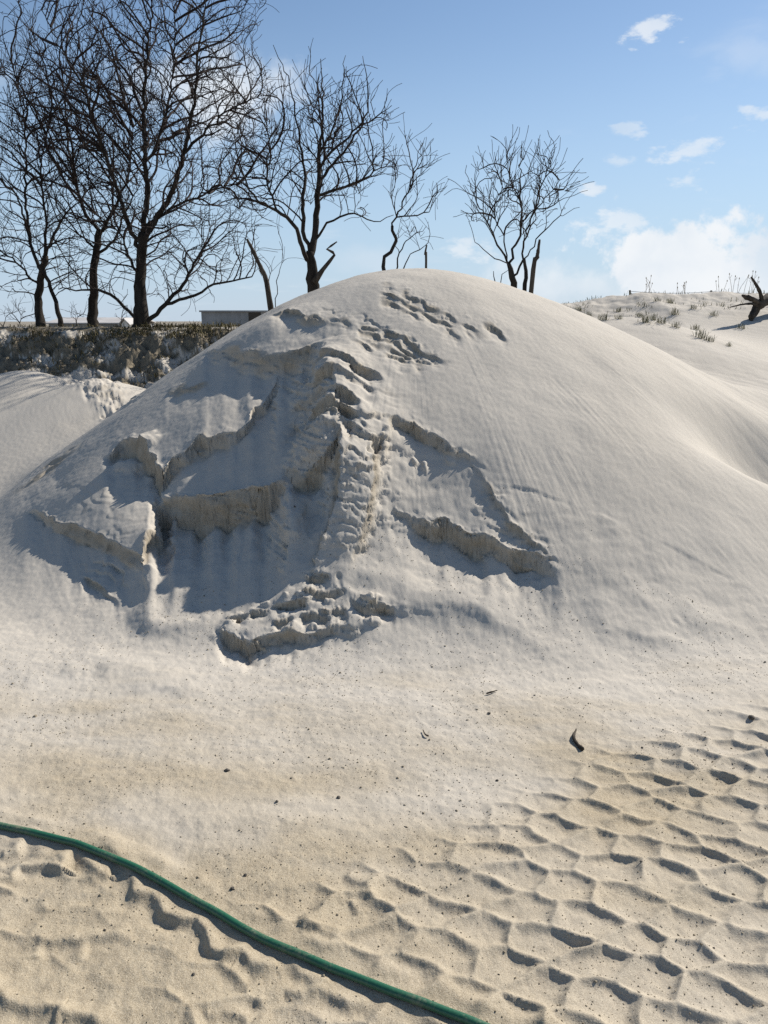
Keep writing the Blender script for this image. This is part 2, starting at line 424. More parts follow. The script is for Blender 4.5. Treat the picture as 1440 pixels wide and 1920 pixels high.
# rubble texture of the packed sand where it has broken: small angular facets
_fx, _fy = _cx, _cy
def facets(x, y, f, seed):
    ix = np.floor(x * f); iy = np.floor(y * f); best = np.full(len(x), 9.0); val = np.zeros(len(x))
    for a_ in (-1, 0, 1):
        for b_ in (-1, 0, 1):
            h1 = _hash((ix + a_).astype(np.int64), (iy + b_).astype(np.int64), seed) / 4294967296.0
            h2 = _hash((ix + a_).astype(np.int64), (iy + b_).astype(np.int64), seed + 1) / 4294967296.0
            px_ = ix + a_ + h1; py_ = iy + b_ + h2
            ddx = x * f - px_; ddy = y * f - py_; d_ = ddx * ddx + ddy * ddy
            m_ = d_ < best; best = np.where(m_, d_, best)
            val = np.where(m_, (h1 - 0.5) * ddx * 2.0 + (h2 - 0.5) * ddy * 2.0 + (((h1 * 13 + h2 * 7) % 1) - 0.5), val)
    return val
rubble = 0.6 * facets(_fx + 0.02 * perlin(_fx * 20, _fy * 20, 5), _fy, 16, 330) + 0.4 * facets(_fx, _fy, 34, 340)
dZ += 0.0105 * rubble * np.clip(rgF, 0, 1.4)
# loose sand running down the fans
lean = np.interp(SX, [250, 420, 560, 640, 700, 1000], [0.35, 0.15, -0.45, -0.2, 0.25, 0.45])
SL = SX - lean * (SY - 950)
streak = perlin(SL / 26.0 + 0.6 * perlin(SX / 60, SY / 80, 350), SY / 200.0, 351) + 0.35 * perlin(SL / 9.0, SY / 120.0, 352)
dZ += 0.0034 * streak * fan_m
Z[fr_i] += dZ
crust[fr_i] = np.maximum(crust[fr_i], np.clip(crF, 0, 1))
# worn layers between the ledges
strata([(525, 680), (600, 655), (720, 715), (725, 850), (640, 850), (535, 840)], 0.06, (0.10, -0.05), 0.55, 0.62, seed=5, cr=0.4)
strata([(642, 850), (715, 845), (700, 960), (690, 1030), (640, 1040), (620, 1010)], 0.04, (0.25, 0), 0.7, 0.6, seed=8, cr=0.5)
strata([(70, 925), (200, 885), (290, 895), (300, 960), (265, 1050), (160, 1000)], 0.05, (0.05, 0.02), 0.16, 0.7, seed=12, cr=0.3)
strata([(150, 1040), (245, 1020), (250, 1110), (180, 1120)], 0.04, (0.1, 0), 0.5, 0.7, seed=15, cr=0.4)
strata([(600, 590), (700, 590), (800, 650), (850, 685), (760, 690), (640, 640)], 0.035, (0.14, -0.05), 0.7, 0.6, seed=21, cr=0.6)
strata([(860, 860), (905, 880), (1000, 1000), (1050, 1070), (1010, 1060), (930, 1000)], 0.04, (0.30, 0.1), 0.7, 0.55, seed=33, cr=0.5)
strata([(590, 650), (760, 690), (740, 790), (680, 740)], 0.04, (0.20, -0.05), 0.5, 0.55, seed=28, cr=0.4)

# soft drifts round the foot
ridge([(250, 1130), (285, 1176), (350, 1176), (420, 1158)], 0.025, 0.07, warp=0.3)
ridge([(660, 1098), (720, 1126), (800, 1136), (880, 1137), (935, 1168), (1000, 1205)], 0.030, 0.10, warp=0.2, side=0.45, taper=0.3)
for pts, h in (([(0, 1270), (90, 1262), (200, 1250), (330, 1275)], 0.022), ([(180, 1300), (300, 1285), (420, 1305)], 0.015), ([(1080, 1150), (1180, 1190), (1300, 1210)], 0.02),
               ([(1150, 1120), (1270, 1160), (1400, 1180)], 0.022), ([(960, 1190), (1060, 1235), (1180, 1250)], 0.015)):
    ridge(pts, h, 0.12, warp=1.5, side=0.4, taper=0.35)
bump(1450, 835, 0.62, 0.36, -0.34, 0.3, 2.2, 0.0)
bump(1400, 742, 0.7, 0.25, 0.05, 0.1, 2.0, 0.0)

# ---- small-scale relief by zone
mm = np.clip(mound_only(X, Y) / 0.35 + 0.1, 0, 1)                       # on the mound
ang = np.arctan2(X - MC[0], Y - MC[1]); rad = np.hypot(X - MC[0], Y - MC[1])
sel = np.nonzero((RR.ravel() < 10) & (mm > 0))[0]
rill = 0.5 * perlin(ang[sel] * 30, rad[sel] * 0.7, 61) + 0.8 * perlin(ang[sel] * 95, rad[sel] * 0.8, 62) + 0.8 * perlin(ang[sel] * 190, rad[sel] * 0.9, 64)
rmask = sstep(0.30, 0.80, perlin(ang[sel] * 7, rad[sel] * 1.5, 63) + 0.30) * sstep(0.8, 2.0, rad[sel])
Z[sel] += 0.0019 * rill * rmask * mm[sel]
Z[sel] += mm[sel] * (0.016 * fbm(X[sel], Y[sel], 1.15, 3, 66) + 0.004 * fbm(X[sel], Y[sel], 3.4, 2, 67))
sel = np.nonzero(RR.ravel() < 17)[0]
Z[sel] += 0.0016 * fbm(X[sel], Y[sel], 26, 3, 70)
# wind ripples on the right-hand slope
sel = np.nonzero((X > 1.6) & (Y > 5) & (Y < 13))[0]
Z[sel] += 0.0012 * np.sin((0.45 * X[sel] + Y[sel]) * 38 + 3 * perlin(X[sel] * 1.5, Y[sel] * 1.5, 71)) * sstep(1.6, 3.0, X[sel])
# eroded upper edge of the left bank, lumps of turf and roots
sel = np.nonzero((X < 1.5) & (Y > 10) & (Y < 16))[0]
xb, yb = X[sel], Y[sel]
edge = np.interp(xb, [-40, -10, -2, 2], [13.2, 12.8, 12.05, 12.1]) + 0.25 * perlin(xb * 1.3, xb * 0, 80) + 0.08 * perlin(xb * 5, yb * 2, 81)
Z[sel] += -0.20 * sstep(0.0, 0.6, edge - yb + 0.25 * perlin(xb * 3.1, yb * 3.1, 84)) * np.clip(1 - (edge - yb) / 3.2, 0, 1)
nb = sstep(-0.4, 0.3, edge - yb) * np.clip(1 - (edge - yb) / 2.0, 0, 1)
Z[sel] += nb * 0.13 * fbm(xb, yb, 3.6, 4, 83, 0.66)
# crusty heaps on the left
for a_, b_ in (([(110, 715), (160, 705), (225, 722), (260, 745), (180, 755)], 0.09),):
    strata(a_, b_, (0, 0), 1.0, 0.6, lump=0.05, seed=51, cr=0.6)
# lumpy ground of the right bank
sel = np.nonzero((X > 2.0) & (Y > 10.5) & (Y < 17))[0]
Z[sel] += 0.05 * fbm(X[sel], Y[sel], 1.6, 4, 88) * sstep(10.8, 12.4, Y[sel])

# ---- foreground: wheel tracks
gs = np.nonzero((RR.ravel() < 4.6) & (RR.ravel() > 0.5))[0]
gx, gy = X[gs], Y[gs]
ud = np.array([0.85, 0.527]); vd = np.array([0.527, -0.85])
wxx = 0.030 * perlin(gx * 4, gy * 4, 101) + 0.012 * perlin(gx * 11, gy * 11, 103); wyy = 0.030 * perlin(gx * 4, gy * 4, 102) + 0.012 * perlin(gx * 11, gy * 11, 104)
u = (gx + wxx) * ud[0] + (gy + wyy) * ud[1]
v = (gx + wxx) * vd[0] + (gy + wyy) * vd[1]
PU, PV = 0.150, 0.122
ci = np.floor(v / PV)
f1 = np.full(len(gs), 9.0); f2 = np.full(len(gs), 9.0); lu = np.zeros(len(gs)); hv = np.zeros(len(gs))
for dj in (-2, -1, 0, 1, 2):
    jj = ci + dj
    off = 0.5 * (jj % 2) + 0.12 * np.sin(jj * 2.1)
    ki = np.floor(u / PU - off)
    for di in (-2, -1, 0, 1, 2):
        kk = ki + di
        h1 = _hash(kk.astype(np.int64), jj.astype(np.int64), 7) / 4294967296.0
        h2 = _hash(kk.astype(np.int64), jj.astype(np.int64), 8) / 4294967296.0
        cu = (kk + off + 0.30 * (h1 - 0.5)) * PU; cv = (jj + 0.5 + 0.30 * (h2 - 0.5)) * PV
        du = (u - cu); dv = (v - cv)
        # pads are long along a slant across the track
        p1 = (du * 0.80 + dv * 0.60) / 0.105; p2 = (-du * 0.60 + dv * 0.80) / 0.072
        d = np.sqrt(p1 * p1 + p2 * p2) * 0.085
        m1 = d < f1
        f2 = np.where(m1, f1, np.minimum(f2, d))
        lu = np.where(m1, du + 0.2 * dv, lu); hv = np.where(m1, h1, hv)
        f1 = np.where(m1, d, f1)
edge = f2 - f1
rid = np.exp(-(edge / 0.033) ** 1.5)
vs = -1.92 + 0.10 * perlin(u * 1.2, u * 0, 110)          # far edge of the tracks, in v
tm = sstep(vs - 0.02, vs + 0.22, v) * sstep(0.55, 0.90, u + 0.18 * perlin(v * 2, u * 2, 111))
tm *= sstep(5.0, 4.0, np.hypot(gx, gy))
amp = 1.0 + 0.30 * perlin(u * 2.2, v * 2.2, 112)
tread = 0.0132 * rid * (1 + 0.5 * perlin(gx * 5, gy * 5, 113)) - 0.008 * sstep(-0.05, 0.075, lu) * (1 - rid) * (0.4 + 0.9 * hv) + 0.0012 * fbm(gx, gy, 22, 2, 115) * rid
Z[gs] += tm * np.clip(amp, 0.25, 1.3) * tread
Z[gs] += 0.0042 * fbm(gx, gy, 5, 5, 118, 0.58) + 0.0028 * perlin(gx * 3 + gy * 2, gy * 14 - gx * 4, 117) + 0.010 * perlin(gx * 1.4, gy * 1.4, 119)
# fainter old tread below the hose
hy = np.interp(gx, [-1.9, -1.15, -0.75, -0.42, -0.1, 0.25, 0.5], [2.45, 2.33, 2.10, 1.90, 1.72, 1.58, 1.48])
old = sstep(0.06, 0.16, hy - gy) * sstep(0.5, 0.1, gx) * (0.30 + 0.5 * sstep(-0.1, 0.5, perlin(gx * 2.1, gy * 2.1, 120)))
Z[gs] += (1 - tm) * old * tread
# older stepped tracks on the left, below the hose
def steps(pix, h=0.018, wd=0.013):
    h = h * 0.62
    poly = np.array(to_ground(pix))
    idx = box_idx(poly, 0.12)
    s, uu, tot = line_dist(idx, poly, 0.35)
    tp = np.clip(np.minimum(uu, 1 - uu) / 0.08, 0, 1)
    Z[idx] += h * tp * np.exp(-(np.where(s > 0, s / (wd * 0.9), s / (wd * 2.2))) ** 2) - 0.5 * h * tp * np.exp(-((s - 0.03) / 0.022) ** 2) * (s > 0)
steps([(0, 1610), (30, 1602), (45, 1580), (75, 1560)])
steps([(-20, 1655), (20, 1648), (35, 1632), (90, 1630), (115, 1635), (130, 1610), (155, 1590), (205, 1595), (230, 1620), (248, 1648), (252, 1680), (290, 1680),
       (305, 1690), (305, 1715), (330, 1725), (370, 1728), (390, 1755), (400, 1785), (425, 1795), (460, 1785), (475, 1820)], 0.022)
steps([(150, 1600), (185, 1640), (200, 1645), (205, 1620), (230, 1605)], 0.015)
steps([(60, 1760), (110, 1765), (160, 1755), (250, 1755)], 0.010); steps([(70, 1800), (75, 1765)], 0.010); steps([(155, 1800), (160, 1760)], 0.010)
steps([(0, 1860), (20, 1885), (60, 1895), (110, 1895), (110, 1925)], 0.018); steps([(465, 1790), (480, 1820), (520, 1815)], 0.012)
steps([(545, 1800), (560, 1830), (590, 1848), (625, 1845)], 0.014); steps([(470, 1870), (490, 1880), (530, 1862), (560, 1870), (600, 1862), (650, 1880), (700, 1880)], 0.014)
steps([(560, 1720), (570, 1745), (610, 1742), (640, 1755)], 0.014); steps([(660, 1690), (672, 1715)], 0.012); steps([(650, 1640), (690, 1660), (705, 1690)], 0.012)
steps([(100, 1925), (110, 1905), (170, 1905), (185, 1930)], 0.014); steps([(380, 1905), (420, 1900), (470, 1920)], 0.012)
# trough along the hose
HOSE = [(-160, 1512), (-70, 1527), (0, 1540), (60, 1553), (110, 1567), (150, 1578), (200, 1597), (250, 1618), (300, 1643), (350, 1672), (400, 1700), (450, 1730), (500, 1755),
        (560, 1783), (620, 1808), (680, 1832), (740, 1855), (800, 1878), (860, 1900), (920, 1922), (1000, 1952), (1080, 1985)]
ground_flat = lambda x, y: np.zeros_like(x) + 0.03
hose_xy = curve([unproject(*p, fn=ground_flat, tmin=1.0) for p in HOSE], 5)
hi = box_idx(hose_xy, 0.2)
s, uu, tot = line_dist(hi, hose_xy, 0.3)
press = np.exp(-(s / 0.045) ** 2)
Z[hi] = Z[hi] * (1 - 0.8 * press) + 0.8 * press * (0.006)
Z[hi] += 0.014 * np.exp(-((s + 0.07) / 0.03) ** 2) * (0.6 + perlin(uu * 14, uu * 0, 130)) + 0.012 * np.exp(-((s - 0.065) / 0.025) ** 2) * np.clip(perlin(uu * 30, uu * 0, 131) + 0.3, 0, 2)

# ------------------------------------------------------------------ damp mask: bare working floor is moist and coarse, blown sand on it is dry and pale
dist = RR.ravel()
damp = np.zeros_like(X)
sel = np.nonzero(dist < 12)[0]
xs, ys = X[sel], Y[sel]
foot = 3.55 + 0.35 * np.abs(xs - 0.3) * 0.4
n1 = fbm(xs, ys, 0.9, 4, 140)
n2 = fbm(xs + 0.6 * ys, ys * 2.5, 1.5, 4, 141)
d = sstep(0.60, -0.95, (ys - foot) + 0.45 * n2 + 0.72)
damp[sel] = d * sstep(0.30, 0.0, np.maximum(mound_only(xs, ys), 0) - 0.02)
damp[sel] = np.clip(damp[sel] * (0.80 + 0.45 * n1) + 0.12 * damp[sel] * perlin(xs * 3, ys * 9, 142), 0, 1)
soil_shade = np.zeros_like(X)
sel = np.nonzero((X < 1.5) & (Y > 10) & (dist < 60))[0]
xb, yb = X[sel], Y[sel]
eb = np.interp(xb, [-40, -10, -2, 2], [13.2, 12.8, 12.05, 12.1]) + 0.25 * perlin(xb * 1.3, xb * 0, 80) + 0.08 * perlin(xb * 5, yb * 2, 81) - yb
nn = fbm(xb + 0.7 * Z[sel], yb + 2.2 * Z[sel], 2.0, 4, 150, 0.7)
soil_shade[sel] = np.where(eb < 0, sstep(-0.35, 0.1, nn), sstep(0.0, 0.25, nn + 0.95 - eb * 0.75 - 0.06 * np.maximum(xb + 6, 0)))  # dark topsoil and turf, plus the bank face's shadow painted into the colour
soil_shade[(dist > 17) & (X < 3)] = 0.75
pz = poly_mask(np.nonzero(dist < 4)[0], [(150, 1530), (260, 1482), (420, 1478), (640, 1488), (900, 1470), (900, 1500), (620, 1545), (420, 1580), (330, 1625), (240, 1580)], 0.10)
damp[np.nonzero(dist < 4)[0]] *= 1 - 0.55 * pz

# ------------------------------------------------------------------ put more rows on the broken faces and roughen them
nr_, nc_ = shp
i0 = int(np.searchsorted(rr, 3.2)); i1 = int(np.searchsorted(rr, 8.6))
Z2 = Z.reshape(shp); D2 = damp.reshape(shp); C2 = crust.reshape(shp); R2 = RR.copy()
r_ = rr[i0:i1]; NI = len(th_in)
NR = np.empty((len(r_), NI))
for j in range(NI):
    wgt = np.hypot(np.diff(r_), np.maximum(np.abs(np.diff(Z2[i0:i1, j])) - 0.75 * np.diff(r_), 0))
    cum = np.concatenate([[0], np.cumsum(wgt)])
    NR[:, j] = np.interp(np.linspace(0, 1, len(r_)) ** 1.12 * cum[-1], cum, r_)
kb = 20                                              # neighbouring columns keep in step
cs = np.cumsum(np.pad(NR, ((0, 0), (kb + 1, kb)), mode='edge'), axis=1)
NR = (cs[:, 2 * kb + 1:] - cs[:, :-(2 * kb + 1)]) / (2 * kb + 1)
NR[0] = r_[0]; NR[-1] = r_[-1]
for j in range(NI):
    nw = NR[:, j]
    R2[i0:i1, j] = nw
    for G in (Z2, D2, C2):
        G[i0:i1, j] = np.interp(nw, r_, G[i0:i1, j])
X = (R2 * np.sin(TH)).ravel(); Y = (R2 * np.cos(TH)).ravel(); Z = Z2.ravel(); damp = D2.ravel(); crust = C2.ravel()
Zheight, Rheight = Z.copy().reshape(shp), R2
def grid_normals():
    P3 = np.stack([X, Y, Z], -1).reshape(nr_, nc_, 3)
    du = np.gradient(P3[i0 - 2:i1 + 2, :len(th_in)], axis=0); dv = np.gradient(P3[i0 - 2:i1 + 2, :len(th_in)], axis=1)
    n = np.cross(dv, du); n /= np.linalg.norm(n, axis=-1, keepdims=True) + 1e-12
    n[n[..., 2] < 0] *= -1
    return n
nrm = grid_normals()
ii = (np.arange(i0 - 2, i1 + 2)[:, None] * nc_ + np.arange(len(th_in))[None, :]).ravel()
nv = nrm.reshape(-1, 3)
steep = sstep(0.80, 0.52, nv[:, 2]) * (mound_only(X[ii], Y[ii]) > -0.1) * (X[ii] < 0.26 * Y[ii])
xx, yy, zz = X[ii], Y[ii], Z[ii]
k3 = 0.020 * perlin(xx * 6 + 0.5 * yy * 6, zz * 16 + 1.2 * xx, 401) + 0.013 * perlin(xx * 5 + yy * 3, zz * 62 + 3 * xx, 402)
k3 += 0.012 * facets(xx + 0.6 * yy, zz * 1.7 + 0.15 * xx, 15, 410) + 0.006 * facets(xx - 0.4 * yy, zz * 1.5, 34, 420)
k3 *= steep
X[ii] += nv[:, 0] * k3; Y[ii] += nv[:, 1] * k3; Z[ii] += nv[:, 2] * k3

# ------------------------------------------------------------------ build terrain meshes (one continuous surface, split where one thing ends)
def mesh_from(name, verts, faces):
    me = bpy.data.meshes.new(name)
    nv, nf = len(verts), len(faces)
    k = faces.shape[1]
    me.vertices.add(nv); me.vertices.foreach_set('co', np.ascontiguousarray(verts, np.float32).ravel())
    me.loops.add(nf * k); me.loops.foreach_set('vertex_index', np.ascontiguousarray(faces, np.int32).ravel())
    me.polygons.add(nf); me.polygons.foreach_set('loop_start', np.arange(0, nf * k, k, dtype=np.int32))
    me.polygons.foreach_set('use_smooth', np.ones(nf, bool))
    me.update(calc_edges=True); me.validate()
    return me
def obj(name, me, mat=None, parent=None, **props):
    o = bpy.data.objects.new(name, me)
    col.objects.link(o)
    if mat is not None and me is not None and not me.materials:
        me.materials.append(mat)
    if parent is not None:
        o.parent = parent
    for k, v in props.items():
        o[k] = v
    return o

# ------------------------------------------------------------------ materials
def new_mat(name):
    m = bpy.data.materials.new(name)
    m.use_nodes = True
    m.node_tree.nodes.clear()
    t = NT(m.node_tree)
    bs = t.n('ShaderNodeBsdfPrincipled')
    t.n('ShaderNodeOutputMaterial', {'Surface': bs.outputs[0]})
    return m, t, bs
def link(t, bs, **kw):
    for k, v in kw.items():
        s = bs.inputs[k.replace('_', ' ')]
        if isinstance(v, bpy.types.NodeSocket):
            t.t.links.new(v, s)
        else:
            s.default_value = v

def sand_material():
    m, t, bs = new_mat('sand')
    pos = t.n('ShaderNodeNewGeometry').outputs['Position']
    dm = t.n('ShaderNodeAttribute', attribute_name='damp').outputs['Fac']
    cr = t.n('ShaderNodeAttribute', attribute_name='crust').outputs['Fac']
    big = t.n('ShaderNodeTexNoise', {'Vector': pos, 'Scale': 1.1, 'Detail': 5.0, 'Roughness': 0.6}).outputs[0]
    mid = t.n('ShaderNodeTexNoise', {'Vector': pos, 'Scale': 14.0, 'Detail': 6.0, 'Roughness': 0.65}).outputs[0]
    grain = t.n('ShaderNodeTexNoise', {'Vector': pos, 'Scale': 420.0, 'Detail': 2.0, 'Roughness': 0.7}).outputs[0]
    grain2 = t.n('ShaderNodeTexNoise', {'Vector': pos, 'Scale': 130.0, 'Detail': 3.0, 'Roughness': 0.7}).outputs[0]
    dry = t.mix(big, (0.450, 0.410, 0.352, 1), (0.515, 0.476, 0.418, 1))
    wet = t.mix(t.ramp(mid, 0.35, 0.7), (0.290, 0.228, 0.140, 1), (0.360, 0.292, 0.190, 1))
    c = t.mix(dm, dry, wet)
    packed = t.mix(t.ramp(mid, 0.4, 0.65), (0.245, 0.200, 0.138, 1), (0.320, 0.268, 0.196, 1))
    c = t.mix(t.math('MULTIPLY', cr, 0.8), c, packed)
    so = t.n('ShaderNodeAttribute', attribute_name='soil_shade').outputs['Fac']
    c = t.mix(so, c, t.mix(t.ramp(mid, 0.35, 0.65), (0.055, 0.045, 0.028, 1), (0.16, 0.13, 0.085, 1)))  # dark humus tone, also carrying the painted shade below the turf edge
    # single dark and light grains
    g = t.ramp(grain, 0.28, 0.72)
    c = t.mix(t.math('MULTIPLY_ADD', dm, 0.20, 0.20), c, t.mix(g, (0.13, 0.10, 0.07, 1), (0.78, 0.70, 0.56, 1)))
    speck = t.ramp(grain2, 0.70, 0.78)
    c = t.mix(t.math('MULTIPLY', speck, t.math('MULTIPLY_ADD', dm, 0.5, 0.08)), c, (0.10, 0.085, 0.065, 1))
    hgt = t.math('ADD', t.math('MULTIPLY', grain, 0.35), t.math('MULTIPLY', grain2, t.math('MULTIPLY_ADD', dm, 1.3, 0.35)))
    bmp = t.n('ShaderNodeBump', {'Strength': 0.4, 'Distance': 0.004, 'Height': hgt}).outputs[0]
    link(t, bs, Base_Color=c, Roughness=0.95, Normal=bmp)
    bs.inputs['Specular IOR Level'].default_value = 0.15
    return m
M_SAND = sand_material()
def simple(name, c1, c2, scale=8.0, rough=0.85, bump_d=0.0, spec=0.3, stretch=None):
    m, t, bs = new_mat(name)
    tcn = t.n('ShaderNodeTexCoord').outputs['Object']
    if stretch:
        tcn = t.n('ShaderNodeMapping', {'Vector': tcn, 'Scale': stretch}).outputs[0]
    nz = t.n('ShaderNodeTexNoise', {'Vector': tcn, 'Scale': scale, 'Detail': 6.0, 'Roughness': 0.65}).outputs[0]
    c = t.mix(t.ramp(nz, 0.3, 0.7), (*c1, 1), (*c2, 1))
    link(t, bs, Base_Color=c, Roughness=rough)
    bs.inputs['Specular IOR Level'].default_value = spec
    if bump_d:
        b = t.n('ShaderNodeBump', {'Strength': 0.8, 'Distance': bump_d, 'Height': nz}).outputs[0]
        link(t, bs, Normal=b)
    return m
M_BARK = simple('bark', (0.018, 0.015, 0.013), (0.050, 0.043, 0.036), 9.0, 0.95, 0.02, 0.1, (1, 1, 0.25))
M_TWIG = simple('twig_bark', (0.018, 0.013, 0.012), (0.038, 0.028, 0.025), 5.0, 0.9, 0.0, 0.15)
M_DEAD = simple('dead_wood', (0.03, 0.024, 0.019), (0.10, 0.083, 0.064), 14.0, 0.9, 0.01, 0.15, (1, 1, 0.2))
M_HOSE = simple('green_rubber', (0.008, 0.058, 0.032), (0.014, 0.085, 0.048), 30.0, 0.45, 0.0006, 0.45)
def hose_material():
    m, t, bs = new_mat('green_rubber')
    pos = t.n('ShaderNodeNewGeometry').outputs['Position']
    nrmz = t.n('ShaderNodeSeparateXYZ', {0: t.n('ShaderNodeNewGeometry').outputs['Normal']}).outputs[2]
    n1 = t.n('ShaderNodeTexNoise', {'Vector': pos, 'Scale': 9.0, 'Detail': 8.0, 'Roughness': 0.7}).outputs[0]
    n2 = t.n('ShaderNodeTexNoise', {'Vector': pos, 'Scale': 160.0, 'Detail': 3.0}).outputs[0]
    c = t.mix(n2, (0.012, 0.082, 0.042, 1), (0.022, 0.125, 0.066, 1))
    dust = t.math('MULTIPLY', t.ramp(t.math('ADD', n1, t.math('MULTIPLY', n2, 0.35)), 0.62, 0.95), 0.55)
    low = t.math('MULTIPLY', t.ramp(nrmz, 0.1, -0.7), 0.5)
    c = t.mix(t.math('MAXIMUM', dust, low), c, (0.30, 0.25, 0.17, 1))
    b = t.n('ShaderNodeBump', {'Strength': 0.3, 'Distance': 0.001, 'Height': n2}).outputs[0]
    link(t, bs, Base_Color=c, Roughness=t.math('MULTIPLY_ADD', dust, 0.5, 0.42), Normal=b)
    return m
M_HOSE = hose_material()
M_DUST = simple('dark_stone', (0.05, 0.045, 0.04), (0.16, 0.14, 0.115), 60.0, 0.9, 0.0, 0.2)
M_CRUMB = simple('sand_clod', (0.20, 0.165, 0.115), (0.36, 0.31, 0.23), 40.0, 0.95, 0.0, 0.1)
M_GRASSD = simple('bank_turf', (0.045, 0.042, 0.018), (0.15, 0.125, 0.065), 3.0, 0.9, 0.0, 0.1)
M_GRASSY = simple('marram', (0.09, 0.10, 0.045), (0.24, 0.22, 0.12), 5.0, 0.8, 0.0, 0.2)
M_DRY = simple('dry_stalk', (0.16, 0.12, 0.07), (0.28, 0.22, 0.14), 5.0, 0.9, 0.0, 0.1)
M_CONC = simple('weathered_concrete', (0.26, 0.255, 0.245), (0.38, 0.37, 0.355), 0.8, 0.9, 0.01, 0.2)
M_ROOF = simple('pale_roof', (0.38, 0.36, 0.34), (0.48, 0.46, 0.44), 0.6, 0.85)
M_WHITE = simple('white_plaster', (0.62, 0.62, 0.60), (0.75, 0.75, 0.73), 0.7, 0.85)
M_GLASS = simple('dark_pane', (0.02, 0.025, 0.03), (0.05, 0.055, 0.06), 1.0, 0.15, 0, 0.5)
M_POST = simple('fence_wood', (0.05, 0.042, 0.033), (0.11, 0.095, 0.075), 20.0, 0.9, 0.004, 0.1)
M_WIRE = simple('fence_wire', (0.10, 0.10, 0.10), (0.16, 0.16, 0.16), 20.0, 0.5)

# ------------------------------------------------------------------ terrain objects
nr, nc = shp
ids = np.arange(nr * nc).reshape(nr, nc)
nxt = np.roll(ids, -1, axis=1)
F = np.stack([ids[:-1], ids[1:], nxt[1:], nxt[:-1]], -1).reshape(-1, 4)
# faces turned so that they look up
V = np.stack([X, Y, Z], 1)
fx = X[F].mean(1); fy = Y[F].mean(1)
mz = mound_only(fx, fy)
b0 = z_base(fx, fy)
is_m = (mz > 0.03) & (mz >= b0 - 0.12)
h_l = np.maximum(heap(fx, fy, -4.15, 9.3, 1.02, 0.50, 0.25, 1.2), heap(fx, fy, -3.15, 8.9, 0.93, 0.50, 0.30, 1.3))
is_h = ~is_m & (h_l > 0.25) & (h_l > bank_z(fx, fy)) & (fx < 0) & (fy < 11)
is_b = ~is_m & ~is_h & (bank_z(fx, fy) > 0.55) & (fy > 8) & (np.hypot(fx, fy) < 60)
is_g = ~(is_m | is_h | is_b)
attr_all = {'soil_shade': soil_shade, 'damp': damp, 'crust': np.clip(crust, 0, 1)}
def piece(name, mask, **props):
    f = F[mask][:, ::-1]
    use = np.unique(f)
    re = np.full(nr * nc, -1, np.int64); re[use] = np.arange(len(use))
    me = mesh_from(name, V[use], re[f])
    for k, a in attr_all.items():
        at = me.attributes.new(k, 'FLOAT', 'POINT')
        at.data.foreach_set('value', np.ascontiguousarray(a[use], np.float32))
    return obj(name, me, M_SAND, kind='structure', **props)
piece('ground', is_g, label='tan sandy working ground with wheel tracks', category='ground')
piece('sand_mound', is_m, label='big pale sand mound with broken ledges in the middle', category='sand mound')
piece('sand_heap', is_h, label='low pale sand heaps left behind the big mound', category='sand heap')
piece('dune_bank', is_b, label='sandy dune bank with turf edge carrying the trees', category='bank')

# height lookup on the finished surface
kd_rows = rr; kd_cols = th
Zg = Zheight
def ground_z(x, y):
    r = math.hypot(x, y); a = math.atan2(x, y)
    if a < th[0]:
        a += 2 * math.pi
    i = min(max(int(np.searchsorted(rr, r)) - 1, 0), nr - 2); j = min(max(int(np.searchsorted(th, a)) - 1, 0), nc - 2)
    if i0 <= i < i1 - 1:
        i = min(max(int(np.searchsorted(Rheight[:, min(j, len(th) - 1)], r)) - 1, 0), nr - 2); ra, rb_ = Rheight[i, j], Rheight[i + 1, j]
    else:
        ra, rb_ = rr[i], rr[i + 1]
    fr = min(max((r - ra) / (rb_ - ra), 0), 1); fa = (a - th[j]) / (th[j + 1] - th[j])
    return float((Zg[i, j] * (1 - fa) + Zg[i, j + 1] * fa) * (1 - fr) + (Zg[i + 1, j] * (1 - fa) + Zg[i + 1, j + 1] * fa) * fr)
#@@REST

